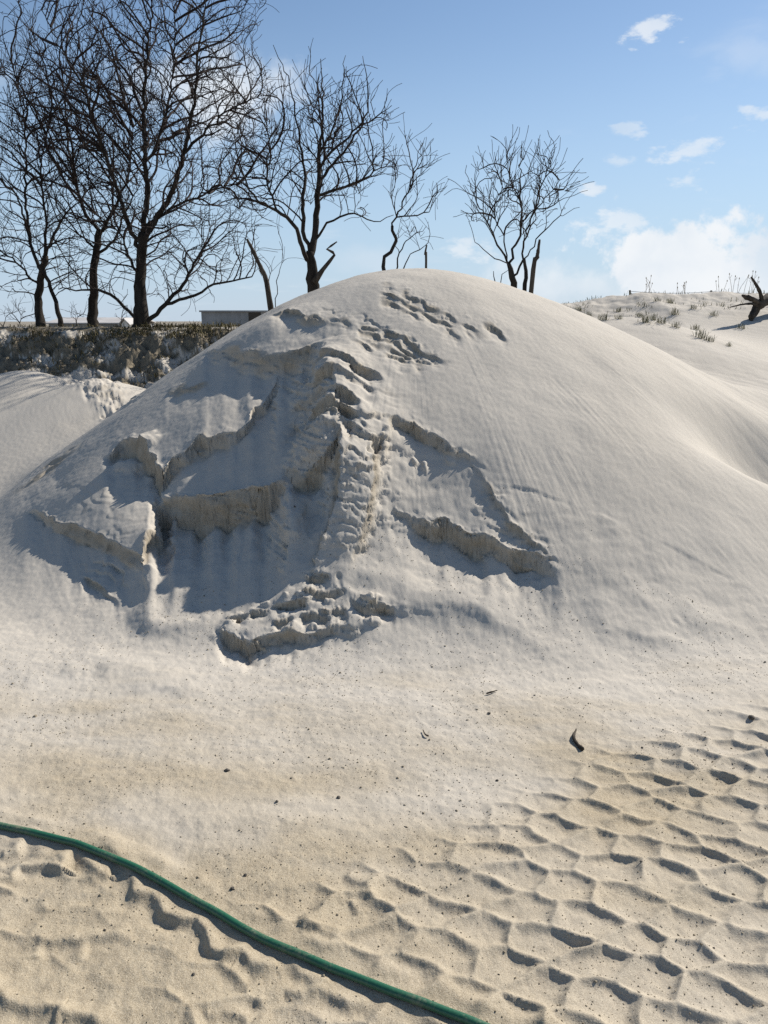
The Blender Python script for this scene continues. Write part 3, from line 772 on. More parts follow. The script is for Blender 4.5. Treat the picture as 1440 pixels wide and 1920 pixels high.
# ------------------------------------------------------------------ tubes and bare trees
class MB:
    """collects tubes and other shapes into one mesh"""
    def __init__(self):
        self.v = []; self.f = []; self.n = 0
    def add(self, v, f):
        self.v.append(np.asarray(v, float)); self.f.append(np.asarray(f, np.int64) + self.n); self.n += len(v)
    def tube(self, pts, rad, sides=6, cap=True, wob=0.0, rng=None):
        p = np.asarray(pts, float); m = len(p)
        if m < 2:
            return
        t = np.gradient(p, axis=0); t /= np.linalg.norm(t, axis=1)[:, None] + 1e-9
        ref = np.array([0.31, 0.87, 0.12]) if abs(t[:, 2]).mean() > 0.6 else np.array([0.1, 0.05, 1.0])
        a = np.cross(t, ref); a /= np.linalg.norm(a, axis=1)[:, None] + 1e-9
        b = np.cross(t, a)
        ang = np.arange(sides) * 2 * np.pi / sides
        r = np.broadcast_to(np.asarray(rad, float), (m,))[:, None] * np.ones((1, sides))
        if wob:
            r = r * (1 + wob * np.random.default_rng(m * 7 + sides).normal(size=(m, sides)))
        v = p[:, None, :] + r[..., None] * (np.cos(ang)[None, :, None] * a[:, None, :] + np.sin(ang)[None, :, None] * b[:, None, :])
        i = np.arange(m - 1)[:, None] * sides; j = np.arange(sides)[None, :]; k = (j + 1) % sides
        q = np.stack([i + j, i + k, i + sides + k, i + sides + j], -1).reshape(-1, 4)
        base = self.n
        self.add(v.reshape(-1, 3), q)
        if cap:
            for row, flip in ((0, True), (m - 1, False)):
                c = p[row]; o = row * sides
                self.add([c], np.zeros((0, 4), int))
                ci = self.n - 1
                ring = base + o + np.arange(sides)
                tri = np.stack([np.full(sides, ci), ring, np.roll(ring, -1), np.roll(ring, -1)], -1)
                self.tris = getattr(self, 'tris', []); self.tris.append(tri[:, :3] if not flip else tri[:, [0, 2, 1]])
    def box(self, x0, x1, y0, y1, z0, z1):
        v = [(x, y, z) for z in (z0, z1) for y in (y0, y1) for x in (x0, x1)]
        self.add(v, [(0, 2, 3, 1), (4, 5, 7, 6), (0, 1, 5, 4), (2, 6, 7, 3), (0, 4, 6, 2), (1, 3, 7, 5)])
    def build(self, name, mat, parent=None, smooth=True, origin=None, **props):
        v = np.vstack(self.v)
        if origin is not None:
            v = v - np.array(origin)
        faces = [tuple(x) for x in np.vstack(self.f)] if self.f else []
        for t in getattr(self, 'tris', []):
            faces += [tuple(x) for x in t]
        me = bpy.data.meshes.new(name)
        me.from_pydata([tuple(x) for x in v], [], [tuple(int(i) for i in f) for f in faces])
        if smooth:
            me.polygons.foreach_set('use_smooth', np.ones(len(me.polygons), bool))
        me.update()
        return obj(name, me, mat, parent, **props)
def empty(name, loc, label, cat, group=None):
    o = bpy.data.objects.new(name, None); col.objects.link(o)
    o.location = loc; o['label'] = label; o['category'] = cat
    if group:
        o['group'] = group
    return o
def tag(o, label, cat, group=None):
    o['label'] = label; o['category'] = cat
    if group:
        o['group'] = group
    return o

def bare_tree(Yd, trunks, limbs, env, label, seed, dens=70, step=0.10, reach=0.75, kill=0.15, tip=0.0042, group='bare trees on the bank', name='bare_tree', r0=0.02, fuzz=1.0):
    RS = 0.40; dens *= 1.35; kill *= 0.85; tip *= 0.86
    rng = np.random.default_rng(seed)
    sc = Yd / FPX
    P = []; PAR = []; RMIN = []; TAG = []; OFF = []; PX = []
    traced = []
    def trace(pix, r_a, r_b, root):
        pix = curve(pix, 8)
        seg = np.hypot(*np.diff(pix, axis=0).T); L = np.concatenate([[0], np.cumsum(seg)])
        n = max(int(L[-1] * sc / step), 2)
        q = np.stack([np.interp(np.linspace(0, L[-1], n + 1), L, pix[:, k]) for k in (0, 1)], 1)
        if root or not P:
            off0, par = 0.0, -1
            g = at_depth(q[0][0], q[0][1], Yd); gz = ground_z(g.x, g.y)
            first = Vector((g.x, g.y, min(gz - 0.08, g.z)))
            P.append(np.array(first)); PAR.append(-1); RMIN.append(r_a * 1.35 * RS); OFF.append(0.0); PX.append(q[0])
            par = len(P) - 1
            chain = [par]
        else:
            d = np.hypot(*(np.array(PX) - q[0]).T); par = int(np.argmin(d)); off0 = OFF[par]; chain = [par]
        slope = rng.uniform(-0.55, 0.55) if not root else rng.uniform(-0.06, 0.06)
        wob = rng.uniform(0, 6.28)
        for i in range(0 if root else 1, n + 1):
            dl = i * step
            o = off0 + slope * dl + 0.05 * math.sin(dl * 5 + wob)
            jit = rng.normal(0, 0.012, 3) if i else np.zeros(3)
            p = np.array(at_depth(q[i][0], q[i][1], Yd + o)) + jit
            P.append(p); PAR.append(chain[-1]); RMIN.append(RS * (r_a + (r_b - r_a) * i / n) * (1 + (0.5 * math.exp(-i * step / 0.25) if root else 0))); OFF.append(o); PX.append(q[i])
            chain.append(len(P) - 1)
        traced.append((chain, root))
    for pix, ra, rb in trunks:
        trace(pix, ra, rb, True)
    for pix, ra, rb in limbs:
        trace(pix, ra, rb, False)
    nt = len(P)
    A = []
    for (ex, ey, rx, ry) in env:
        c = at_depth(ex, ey, Yd); a = rx * sc; b = ry * sc; dz = 0.72 * min(a, b) + 0.1 * max(a, b)
        n = int(4.19 * a * b * dz * dens)
        u = rng.normal(size=(n, 3)); u /= np.linalg.norm(u, axis=1)[:, None]
        u *= rng.uniform(0, 1, (n, 1)) ** 0.40
        edge = 1 + 0.16 * perlin(u[:, 0] * 3 + seed, u[:, 2] * 3, seed)
        A.append(np.stack([c.x + u[:, 0] * a * edge, c.y + u[:, 1] * dz, c.z + u[:, 2] * b * edge], 1))
    A = np.vstack(A)
    cen = 0.6 * np.array(P[0]) + 0.4 * (A.mean(0) if len(A) else np.array(P[-1]))
    A = A[A[:, 2] > ground_z(float(P[0][0]), float(P[0][1])) + 0.25]
    Pn = [np.array(p) for p in P]; PARn = list(PAR)
    alive = np.ones(len(A), bool)
    near_i = np.full(len(A), -1); near_d = np.full(len(A), 9e9)
    done = 0; nch = {}
    for it in range(90):
        kd = kdtree.KDTree(len(Pn) - done) if len(Pn) > done else None
        if kd is None:
            break
        for i in range(done, len(Pn)):
            kd.insert(Pn[i], i)
        kd.balance(); done = len(Pn)
        for ai in np.nonzero(alive)[0]:
            _, i, d = kd.find(A[ai])
            if d < near_d[ai]:
                near_d[ai] = d; near_i[ai] = i
        alive &= near_d > kill
        act = np.nonzero(alive & (near_d < (reach if it > 2 else reach * 1.5)))[0]
        if not len(act):
            break
        order = act[np.argsort(near_i[act])]
        nodes, st = np.unique(near_i[order], return_index=True)
        for nd, grp in zip(nodes, np.split(order, st[1:])):
            if nch.get(nd, 0) >= 3:
                continue
            d = (A[grp] - Pn[nd]); d /= np.linalg.norm(d, axis=1)[:, None]
            v = d.mean(0)
            if np.linalg.norm(v) < 0.15:
                v = d[0]
            pd = Pn[nd] - Pn[PARn[nd]] if PARn[nd] >= 0 else np.array([0, 0, 1.0])
            pd = pd / (np.linalg.norm(pd) + 1e-9)
            ov = Pn[nd] - cen; ov /= np.linalg.norm(ov) + 1e-9
            v = v / np.linalg.norm(v) + 0.45 * pd + 0.28 * ov + np.array([0, 0, 0.38]) + rng.normal(0, 0.22, 3)
            v /= np.linalg.norm(v)
            Pn.append(Pn[nd] + v * step); PARn.append(int(nd)); nch[nd] = nch.get(nd, 0) + 1
    # short last shoots
    ng = len(Pn)
    haskid = np.zeros(ng, bool)
    for i in range(ng):
        if PARn[i] >= 0:
            haskid[PARn[i]] = True
    for i in range(nt, ng):
        k = (3 if not haskid[i] else (1 if rng.random() < 0.55 * fuzz else 0))
        for _ in range(k):
            pd = Pn[i] - Pn[PARn[i]]; pd /= np.linalg.norm(pd) + 1e-9
            ov = Pn[i] - cen; ov /= np.linalg.norm(ov) + 1e-9
            v = 0.7 * pd + rng.normal(0, 0.5, 3) + np.array([0, 0, 0.2]) + 0.75 * ov; v /= np.linalg.norm(v)
            q = Pn[i]; par = i
            for s_ in range(rng.integers(1, 4) if haskid[i] else rng.integers(2, 7)):
                v = v + rng.normal(0, 0.22, 3); v /= np.linalg.norm(v)
                q = q + v * rng.uniform(0.05, 0.085); Pn.append(q); PARn.append(par); par = len(Pn) - 1
    N = len(Pn); Pn = np.array(Pn); PARn = np.array(PARn)
    ex = 2.25
    acc = np.zeros(N); kids = [[] for _ in range(N)]
    for i in range(N):
        if PARn[i] >= 0:
            kids[PARn[i]].append(i)
    for i in range(N - 1, -1, -1):
        if not kids[i]:
            acc[i] += tip ** ex
    order = np.argsort(-np.arange(N))
    for i in range(N - 1, -1, -1):
        if PARn[i] >= 0 and PARn[i] < i:
            acc[PARn[i]] += acc[i]
    rad = acc ** (1 / ex)
    for i in range(nt):
        rad[i] = max(min(rad[i], RMIN[i] * 1.35), RMIN[i])
    base = Pn[0].copy()
    root = empty(name, tuple(base), label, 'tree', group)
    used = np.zeros(N, bool)
    for ch, is_root in traced:
        mb = MB()
        mb.tube(Pn[ch], rad[ch] if is_root else np.concatenate([[min(rad[ch[0]], rad[ch[1]] * 1.1)], rad[ch[1:]]]), 10 if is_root else 7, wob=0.05)
        mb.build('trunk' if is_root else 'limb', M_BARK, root, origin=base)
        used[ch[1:]] = True
        if is_root:
            used[ch[0]] = True
    mb = MB()
    for i in range(N):
        if used[i] or (PARn[i] >= 0 and not used[PARn[i]]):
            continue
        stack = [i]
        while stack:
            s0 = stack.pop(); ch = [PARn[s0], s0]; used[s0] = True; cur = s0
            while kids[cur]:
                ks = sorted([k for k in kids[cur] if not used[k]], key=lambda k: -rad[k])
                if not ks:
                    break
                stack.extend(ks[1:]); cur = ks[0]; used[cur] = True; ch.append(cur)
            pts = Pn[ch]; rr_ = rad[ch].copy(); rr_[0] = rr_[1]
            if len(pts) > 3:
                sm = pts.copy(); sm[1:-1] = 0.5 * pts[1:-1] + 0.25 * (pts[:-2] + pts[2:]); pts = sm
            mb.tube(pts, rr_, 5 if rr_[1] > 0.018 else (4 if rr_[1] > 0.009 else 3), cap=False)
    if mb.n:
        mb.build('crown', M_TWIG, root, origin=base)
    return root

bare_tree(13.2, [([(265, 618), (264, 560), (265, 500), (268, 435)], 0.19, 0.125)],
          [([(268, 440), (276, 360), (270, 250), (272, 150), (280, 60), (287, -40)], 0.085, 0.012),
           ([(266, 455), (300, 400), (330, 340), (350, 270), (365, 180), (372, 90), (387, -10)], 0.085, 0.012),
           ([(346, 285), (390, 240), (430, 205), (482, 185)], 0.045, 0.01),
           ([(262, 470), (237, 410), (215, 340), (182, 250), (150, 150), (105, 75), (78, 20)], 0.07, 0.01),
           ([(258, 600), (225, 567), (195, 546), (160, 545), (108, 540)], 0.07, 0.02),
           ([(276, 604), (310, 572), (345, 530), (382, 463)], 0.07, 0.03),
           ([(312, 570), (360, 556), (400, 532), (470, 520)], 0.05, 0.02),
           ([(270, 425), (320, 392), (380, 365), (445, 345)], 0.05, 0.012),
           ([(265, 520), (240, 480), (225, 440), (180, 400)], 0.05, 0.012),
           ([(280, 300), (310, 220), (325, 130), (330, 30)], 0.04, 0.01)],
          [(295, 230, 215, 270), (290, 480, 200, 85)], 'largest bare tree with spreading low limbs on the left bank', 11, dens=50)
bare_tree(14.2, [([(174, 618), (175, 560), (178, 490), (187, 435)], 0.14, 0.10)],
          [([(187, 440), (152, 380), (130, 280), (120, 180), (112, 100)], 0.06, 0.01), ([(187, 440), (215, 390), (240, 330), (250, 240)], 0.06, 0.01),
           ([(180, 480), (212, 450), (236, 400), (260, 350)], 0.05, 0.012), ([(180, 470), (150, 440), (110, 415)], 0.04, 0.01)],
          [(165, 260, 115, 190)], 'bare tree with one straight dark trunk left of the largest tree', 12, dens=58)
bare_tree(13.7, [([(76, 622), (72, 565), (77, 515), (86, 478)], 0.12, 0.09), ([(118, 620), (106, 575), (92, 530), (82, 505)], 0.085, 0.07)],
          [([(77, 510), (56, 450), (36, 380), (12, 325)], 0.06, 0.012), ([(86, 480), (106, 430), (132, 390), (152, 368)], 0.06, 0.012),
           ([(58, 455), (47, 380), (50, 300), (40, 200), (22, 110)], 0.045, 0.01), ([(86, 475), (86, 400), (76, 330), (90, 240)], 0.045, 0.01),
           ([(76, 540), (40, 500), (0, 470), (-40, 440)], 0.04, 0.01), ([(30, 365), (-10, 320), (-50, 240), (-60, 150)], 0.04, 0.01)],
          [(35, 290, 120, 215), (45, 490, 120, 70)], 'leftmost bare tree with two dark trunks forking above the turf', 13, dens=55)
t4 = bare_tree(12.0, [([(588, 535), (583, 495), (582, 470)], 0.15, 0.125)],
          [([(584, 480), (592, 420), (597, 340), (600, 280), (606, 190), (600, 110)], 0.10, 0.012),
           ([(580, 500), (562, 450), (545, 415), (510, 390), (480, 370), (450, 320), (412, 258)], 0.065, 0.010),
           ([(580, 470), (568, 420), (570, 350), (568, 300), (555, 230), (540, 150), (513, 85)], 0.065, 0.010),
           ([(594, 455), (612, 422), (660, 402), (700, 416), (738, 402)], 0.05, 0.010), ([(598, 335), (650, 280), (690, 200), (680, 105)], 0.055, 0.010),
           ([(600, 290), (638, 200), (646, 105)], 0.045, 0.010), ([(597, 370), (660, 345), (725, 312)], 0.045, 0.010), ([(597, 310), (660, 250), (735, 200)], 0.04, 0.01),
           ([(520, 395), (500, 330), (505, 260), (490, 200)], 0.03, 0.008)],
          [(600, 285, 140, 120), (480, 330, 75, 78)], 'dark bare tree with round crown directly behind the mound, left of its top', 14, dens=74)
# broken zigzag snag at its foot
mb = MB()
pz = [at_depth(*p, 11.9) for p in ((588, 530), (596, 518), (606, 505), (618, 490), (627, 478), (624, 473), (613, 467), (621, 461), (632, 453))]
mb.tube([tuple(p) for p in pz], [0.05, 0.042, 0.03, 0.024, 0.022, 0.02, 0.018, 0.016, 0.009], 7, wob=0.08)
o = mb.build('broken_branch', M_DEAD, t4, origin=tuple(t4.location))
o['label'] = 'broken zigzag dead branch'
bare_tree(11.5, [([(721, 512), (722, 482), (738, 462), (741, 442), (733, 424)], 0.050, 0.036)],
          [([(733, 426), (745, 405), (760, 370), (775, 320), (792, 268)], 0.026, 0.007), ([(748, 408), (780, 405), (808, 394), (815, 370), (838, 348)], 0.02, 0.006),
           ([(742, 404), (735, 370), (745, 330)], 0.014, 0.006)],
          [(768, 350, 52, 75)], 'small thin tree with crooked stem behind the top of the mound', 15, dens=70, step=0.08, reach=0.6, kill=0.13, tip=0.0036)
bare_tree(11.8, [([(742, 512), (752, 470), (770, 445), (800, 425)], 0.018, 0.008), ([(752, 512), (772, 475), (800, 462), (808, 440)], 0.018, 0.008)],
          [([(748, 480), (742, 450), (752, 425)], 0.01, 0.006)],
          [(778, 440, 36, 36)], 'low thin sapling just right of the crooked stemmed small tree', 16, dens=130, step=0.07, reach=0.5, kill=0.11, tip=0.0034)
t6 = bare_tree(11.3, [([(964, 530), (957, 503), (954, 490)], 0.062, 0.05), ([(984, 532), (984, 505), (984, 486)], 0.05, 0.044)],
          [([(955, 492), (962, 470), (975, 440), (977, 400), (975, 340), (978, 275)], 0.034, 0.007), ([(956, 500), (945, 478), (930, 450), (905, 400), (884, 355), (872, 310)], 0.028, 0.006),
           ([(956, 505), (930, 485), (900, 465), (886, 440), (882, 415)], 0.022, 0.006), ([(966, 522), (978, 490), (985, 440), (1000, 400), (1020, 330), (1040, 280), (1026, 245)], 0.030, 0.006),
           ([(984, 488), (1005, 450), (1030, 425), (1060, 400), (1088, 388)], 0.024, 0.005), ([(977, 418), (1000, 395), (1030, 390), (1060, 370), (1102, 352)], 0.020, 0.005),
           ([(950, 488), (944, 440), (925, 400), (940, 350), (938, 300)], 0.020, 0.005), ([(1000, 400), (1040, 350), (1075, 318)], 0.016, 0.005), ([(977, 375), (955, 330), (945, 280)], 0.016, 0.005)],
          [(975, 372, 88, 86), (905, 385, 34, 52)], 'many stemmed bare tree behind the right shoulder of the mound', 17, dens=120, step=0.085, reach=0.65, kill=0.13, tip=0.0042, fuzz=0.9)
# thin shoots and far scrub
for (bx, by, Yd, rx, ry, lab, sd) in ((508, 545, 12.6, 50, 55, 'thin leafless shoots beside the leaning dead trunk', 21), (930, 520, 11.6, 26, 16, 'short thin shoots left of the many stemmed tree', 22)):
    bare_tree(Yd, [([(bx, by + 15), (bx - 4, by - 10), (bx - 2, by - 0.6 * ry)], 0.014, 0.008), ([(bx + 8, by + 15), (bx + 12, by - 0.4 * ry), (bx + 22, by - 0.9 * ry)], 0.012, 0.007)], [],
              [(bx + 5, by - ry, rx, ry * 0.8)], lab, sd, dens=45, step=0.09, reach=0.8, kill=0.2, tip=0.0034, group='bare shrubs', name='bare_shrub', fuzz=0.5)
for (bx, by, Yd, rx, ry, lab, sd) in ((40, 612, 30, 34, 22, 'far bare shrub at the left edge beyond the turf', 23), (145, 612, 34, 24, 20, 'far bare shrub between the two leftmost trees', 24),
                                      (228, 612, 32, 20, 20, 'far bare shrub just left of the largest trunk', 25), (8, 622, 22, 30, 22, 'nearer bare shrub cut by the left edge of the picture', 26)):
    bare_tree(Yd, [([(bx, by + 8), (bx - 2, by - 8), (bx, by - 0.9 * ry)], 0.03, 0.015)], [], [(bx, by - ry, rx, ry)], lab, sd, dens=40, step=0.12, reach=0.8, kill=0.2, tip=0.006, group='far bare shrubs', name='bare_shrub', fuzz=0.6)

# ------------------------------------------------------------------ dead wood standing and lying
def dead(name, pix, Yd, rad, label, cat, sides=8):
    pts = [at_depth(*p, Yd) for p in pix]
    g = ground_z(pts[0].x, Yd)
    pts[0].z = min(pts[0].z, g - 0.05)
    c = curve([tuple(p) for p in pts], 4)
    rr_ = 0.62 * np.interp(np.linspace(0, 1, len(c)), np.linspace(0, 1, len(rad)), rad)
    mb = MB(); mb.tube(c, rr_, sides, wob=0.10)
    o = mb.build(name, M_DEAD, origin=tuple(pts[0])); o.location = pts[0]
    return tag(o, label, cat)
dead('leaning_snag', [(512, 560), (500, 530), (488, 500), (476, 474), (463, 448)], 12.3, [0.075, 0.06, 0.052, 0.046, 0.03], 'leaning broken dead trunk left of the round crowned tree', 'dead trunk')
dead('dead_stake', [(797, 512), (799, 490), (797, 478), (800, 459)], 11.5, [0.030, 0.027, 0.024, 0.018], 'short dead stake poking over the top of the mound', 'stake')
dead('broken_snag', [(990, 540), (1000, 505), (1007, 482), (1009, 470), (1012, 449)], 11.2, [0.055, 0.05, 0.045, 0.034, 0.022], 'leaning broken stub right of the many stemmed tree', 'dead stump')

Yr = 11.2
def rp(px, py, dy=0.0):
    return tuple(at_depth(px, py, Yr + dy))
low = Vector(rp(1404, 634, -0.1)); lift = ground_z(low.x, low.y) - low.z - 0.01
rb = Vector(rp(1418, 612)); rb.z = ground_z(rb.x, rb.y)
root = empty('driftwood_root', tuple(rb), 'dark upturned driftwood root on the slope at the right edge', 'driftwood')
for nm, pts, rad in (('stem', [rp(1405, 628, -0.1), rp(1414, 612), rp(1424, 600), rp(1440, 592, 0.15), rp(1475, 588, 0.4)], [0.07, 0.085, 0.11, 0.13, 0.11]),
                     ('root_arm', [rp(1426, 600), rp(1423, 583, -0.03), rp(1415, 566, -0.05), rp(1405, 551, -0.05)], [0.06, 0.04, 0.034, 0.02]),
                     ('root_arm', [rp(1424, 602), rp(1410, 594, -0.08), rp(1398, 590, -0.12), rp(1388, 585, -0.14)], [0.06, 0.05, 0.06, 0.02]),
                     ('root_arm', [rp(1420, 602), rp(1400, 601, -0.15), rp(1382, 604, -0.25), rp(1365, 608, -0.3)], [0.035, 0.022, 0.016, 0.010]),
                     ('root_arm', [rp(1418, 606), rp(1409, 620, -0.06), rp(1404, 636, -0.1)], [0.06, 0.06, 0.035]),
                     ('root_arm', [rp(1440, 592, 0.15), rp(1452, 612, 0.1), rp(1458, 634, 0.05)], [0.07, 0.05, 0.03])):
    mb = MB(); c = curve([(a_, b_, c_ + lift) for a_, b_, c_ in pts], 4)
    mb.tube(c, 0.62 * np.interp(np.linspace(0, 1, len(c)), np.linspace(0, 1, len(rad)), rad), 8, wob=0.13)
    mb.build(nm, M_DEAD, root, origin=tuple(rb))

# ------------------------------------------------------------------ hose
HR = 0.0107
hz = np.array([ground_z(float(a), float(b)) for a, b in hose_xy])
for _ in range(4):
    hz[1:-1] = 0.25 * hz[:-2] + 0.5 * hz[1:-1] + 0.25 * hz[2:]
mb = MB(); mb.tube(np.column_stack([hose_xy, hz + HR * 0.9]), HR, 14)
tag(mb.build('hose', M_HOSE), 'dark green rubber hose lying across the sandy foreground', 'hose')

# ------------------------------------------------------------------ crumbs, pebbles, bits of wood on the ground
rng = np.random.default_rng(5)
OCT_V = np.array([(1, 0, 0), (-1, 0, 0), (0, 1, 0), (0, -1, 0), (0, 0, 1), (0, 0, -1)], float)
OCT_F = np.array([(0, 2, 4), (2, 1, 4), (1, 3, 4), (3, 0, 4), (2, 0, 5), (1, 2, 5), (3, 1, 5), (0, 3, 5)])
def crumbs(name, n, fn, size, mat, label, cat, seed):
    rg = np.random.default_rng(seed)
    vs, fs = [], []
    k = 0; tries = 0
    while k < n and tries < n * 30:
        tries += 1
        x, y = fn(rg)
        if rg.random() > np.clip(0.5 + 0.9 * perlin(np.array([x * 2.2]), np.array([y * 2.2]), 200 + seed)[0], 0.03, 1):
            continue
        r = size * rg.lognormal(0, 0.45)
        v = OCT_V * r * rg.uniform(0.55, 1.25, (6, 1)) * np.array([1.2, 1.0, 0.8])
        a = rg.uniform(0, 6.28); c, s_ = math.cos(a), math.sin(a)
        v = np.column_stack([v[:, 0] * c - v[:, 1] * s_, v[:, 0] * s_ + v[:, 1] * c, v[:, 2]])
        vs.append(v + np.array([x, y, ground_z(x, y) + 0.25 * r])); fs.append(OCT_F + 6 * k); k += 1
    me = mesh_from(name, np.vstack(vs), np.vstack(fs))
    return obj(name, me, mat, kind='stuff', label=label, category=cat)
def fan(rmin, rmax):
    def f(rg):
        r = math.sqrt(rg.uniform(rmin ** 2, rmax ** 2)); a = rg.uniform(-R(32), R(32))
        return r * math.sin(a), r * math.cos(a)
    return f
crumbs('sand_crumbs', 15000, fan(1.4, 4.3), 0.0015, M_CRUMB, 'fine sand crumbs and grit scattered over the ground', 'grit', 1)
crumbs('dark_grit', 700, fan(1.5, 4.6), 0.0017, M_DUST, 'fine dark specks of grit on the ground', 'grit', 2)

def ico(seed, r, sq=(1, 1, 0.7)):
    rg = np.random.default_rng(seed)
    import bmesh
    bm = bmesh.new(); bmesh.ops.create_icosphere(bm, subdivisions=2, radius=1.0)
    k = rg.normal(size=(5, 3))
    for v in bm.verts:
        f = 1 + 0.10 * sum(math.sin(2.1 * v.co.dot(Vector(q))) for q in k) / 1.5
        v.co = Vector((v.co.x * sq[0], v.co.y * sq[1], v.co.z * sq[2])) * (r * f)
    me = bpy.data.meshes.new('pebble'); bm.to_mesh(me); bm.free()
    return me
for i, (px, py, r, lab) in enumerate(((635, 1493, 0.012, 'dark flat pebble on the pale smooth patch, right one of two'), (519, 1505, 0.009, 'small dark pebble on the pale smooth patch, left one of two'),
                                      (932, 1464, 0.009, 'dark pebble in open sand between the twig and the hose'), (917, 1344, 0.012, 'dark pebble in the pale sand above the short twig'),
                                      (1408, 1351, 0.022, 'dark clod at the right edge above the wheel tracks'), (460, 1641, 0.009, 'dark pebble just above the middle of the hose'),
                                      (436, 1668, 0.010, 'dark pebble nearest the middle of the hose'), (66, 1341, 0.012, 'pale pebble at the left edge of the blown sand'),
                                      (363, 1830, 0.007, 'tiny dark pebble below the hose'))):
    x, y = unproject(px, py, fn=lambda a, b: np.zeros_like(a))
    r = r * 0.6
    o = obj('pebble', ico(300 + i, r), M_CRUMB if 'pale' in lab[:5] else M_DUST)
    o.location = (x, y, ground_z(x, y) + 0.35 * r); o.rotation_euler.z = i * 1.7
    tag(o, lab, 'pebble', 'pebbles on the ground')
def twig(name, pix, rad, label, lift=0.008, up=None):
    xy = [unproject(*p, fn=lambda a, b: np.zeros_like(a)) for p in pix]
    up = up or [0] * len(xy)
    c = curve([(x, y, ground_z(x, y) + lift + h) for (x, y), h in zip(xy, up)], 5)
    mb = MB(); mb.tube(c, np.interp(np.linspace(0, 1, len(c)), np.linspace(0, 1, len(rad)), rad), 7, wob=0.08)
    o = mb.build(name, M_DEAD, origin=tuple(c[0])); o.location = tuple(c[0])
    tag(o, label, 'twig')
twig('curved_twig', [(1080, 1376), (1075, 1388), (1082, 1402), (1092, 1410)], [0.003, 0.007, 0.006, 0.009], 'short curved piece of driftwood in the sand above the wheel tracks', up=[0.004, 0.002, 0.0, 0.0])
twig('thin_twig', [(912, 1308), (920, 1306), (932, 1303)], [0.004, 0.004, 0.002], 'thin dark twig on the pale sand below the mound')
twig('thin_twig', [(793, 1374), (797, 1381), (803, 1384)], [0.002, 0.003, 0.004], 'tiny bent twig on the sand left of the curved driftwood')

# ------------------------------------------------------------------ grass
def blades(mb_v, mb_f, base, n, h, spread, rg, wd=0.004, lean=0.5):
    k0 = sum(len(v) for v in mb_v)
    for i in range(n):
        a = rg.uniform(0, 6.28); d = np.array([math.cos(a), math.sin(a), 0.0]); hh = h * rg.uniform(0.5, 1.15)
        b = np.array(base) + np.array([rg.normal(0, spread), rg.normal(0, spread), 0])
        ln = rg.uniform(0.2, 1.0) * lean
        side = np.array([-d[1], d[0], 0]) * wd
        m = b + d * hh * ln * 0.35 + np.array([0, 0, hh * 0.6]); t = b + d * hh * ln + np.array([0, 0, hh * (1 - 0.35 * ln)])
        mb_v.append(np.array([b - side, b + side, m - side * 0.8, m + side * 0.8, t]))
        mb_f.append(np.array([(0, 1, 3), (0, 3, 2), (2, 3, 4)]) + k0); k0 += 5
def blade_mesh(name, items, seed):
    rg = np.random.default_rng(seed); v, f = [], []
    k0 = 0
    for (base, n, h, sp, wd, lean) in items:
        vv, ff = [], []
        blades(vv, ff, base, n, h, sp, rg, wd, lean)
        v += vv; f += [q + k0 for q in ff]; k0 += 5 * n
    return mesh_from(name, np.vstack(v), np.vstack(f))
rg = np.random.default_rng(9)
items = []
for i in range(3000):
    x = rg.uniform(-10.5, -1.6); ye = np.interp(x, [-40, -10, -2, 2], [13.2, 12.8, 12.05, 12.1])
    y = ye + rg.uniform(-0.1, 1.5) if rg.random() < 0.75 else ye - rg.uniform(0.0, 1.0) ** 1.5 * 1.1
    if perlin(np.array([x * 0.9]), np.array([y * 0.9]), 210)[0] < 0.05 - 0.05 * (x + 6):
        continue
    items.append(((x, y, ground_z(x, y) - 0.01), 8, rg.uniform(0.03, 0.13) * (0.6 + 0.8 * rg.random()), 0.09, 0.006, 1.4))
obj('bank_turf', blade_mesh('bank_turf', items, 1), M_GRASSD, kind='stuff', label='dark matted turf along the edge of the left bank', category='turf')
items = []
for i in range(900):
    x = rg.uniform(2.2, 9.0); y = rg.uniform(11.6, 15.0)
    if rg.random() > np.clip(0.35 + perlin(np.array([x * 1.3]), np.array([y * 1.3]), 211)[0] + 0.3 * (y - 12.5), 0, 1):
        continue
    items.append(((x, y, ground_z(x, y) - 0.01), 5, rg.uniform(0.04, 0.11), 0.05, 0.004, 1.0))
obj('sparse_grass', blade_mesh('sparse_grass', items, 2), M_GRASSY, kind='stuff', label='sparse low grass covering the top of the right bank', category='grass')
tuft_me = [blade_mesh('grass_tuft', [((0, 0, -0.01), 40, 0.14, 0.04, 0.003, 1.2)], 30 + k) for k in range(4)]
for me in tuft_me:
    me.materials.append(M_GRASSY)
tuft_list = []
for i, (px, py, s_) in enumerate(((1310, 648, 1.0), (1328, 655, 0.7), (1130, 600, 0.9), (1102, 594, 0.9), (1265, 590, 1.0), (1212, 606, 1.0), (1222, 602, 0.8), (1240, 608, 0.8), (1160, 582, 0.7), (1255, 566, 0.9),
                                  (1232, 566, 0.7), (1305, 618, 0.8), (1268, 616, 0.7), (1160, 598, 0.6), (1300, 582, 0.7), (1338, 592, 0.8), (1366, 652, 0.5), (1045, 560, 0.6), (1200, 594, 0.7), (1390, 616, 0.7), (1085, 585, 0.8))):
    x, y = unproject(px, py, tmin=9.5)
    o = obj('grass_tuft', tuft_me[i % 4])
    o.location = (x, y, ground_z(x, y)); o.rotation_euler.z = i * 1.3; o.scale = (s_, s_, s_)
    tuft_list.append((px, py, o))
ORD = 'first second third fourth fifth sixth seventh eighth ninth tenth eleventh twelfth thirteenth fourteenth fifteenth sixteenth seventeenth eighteenth nineteenth twentieth twenty-first'.split()
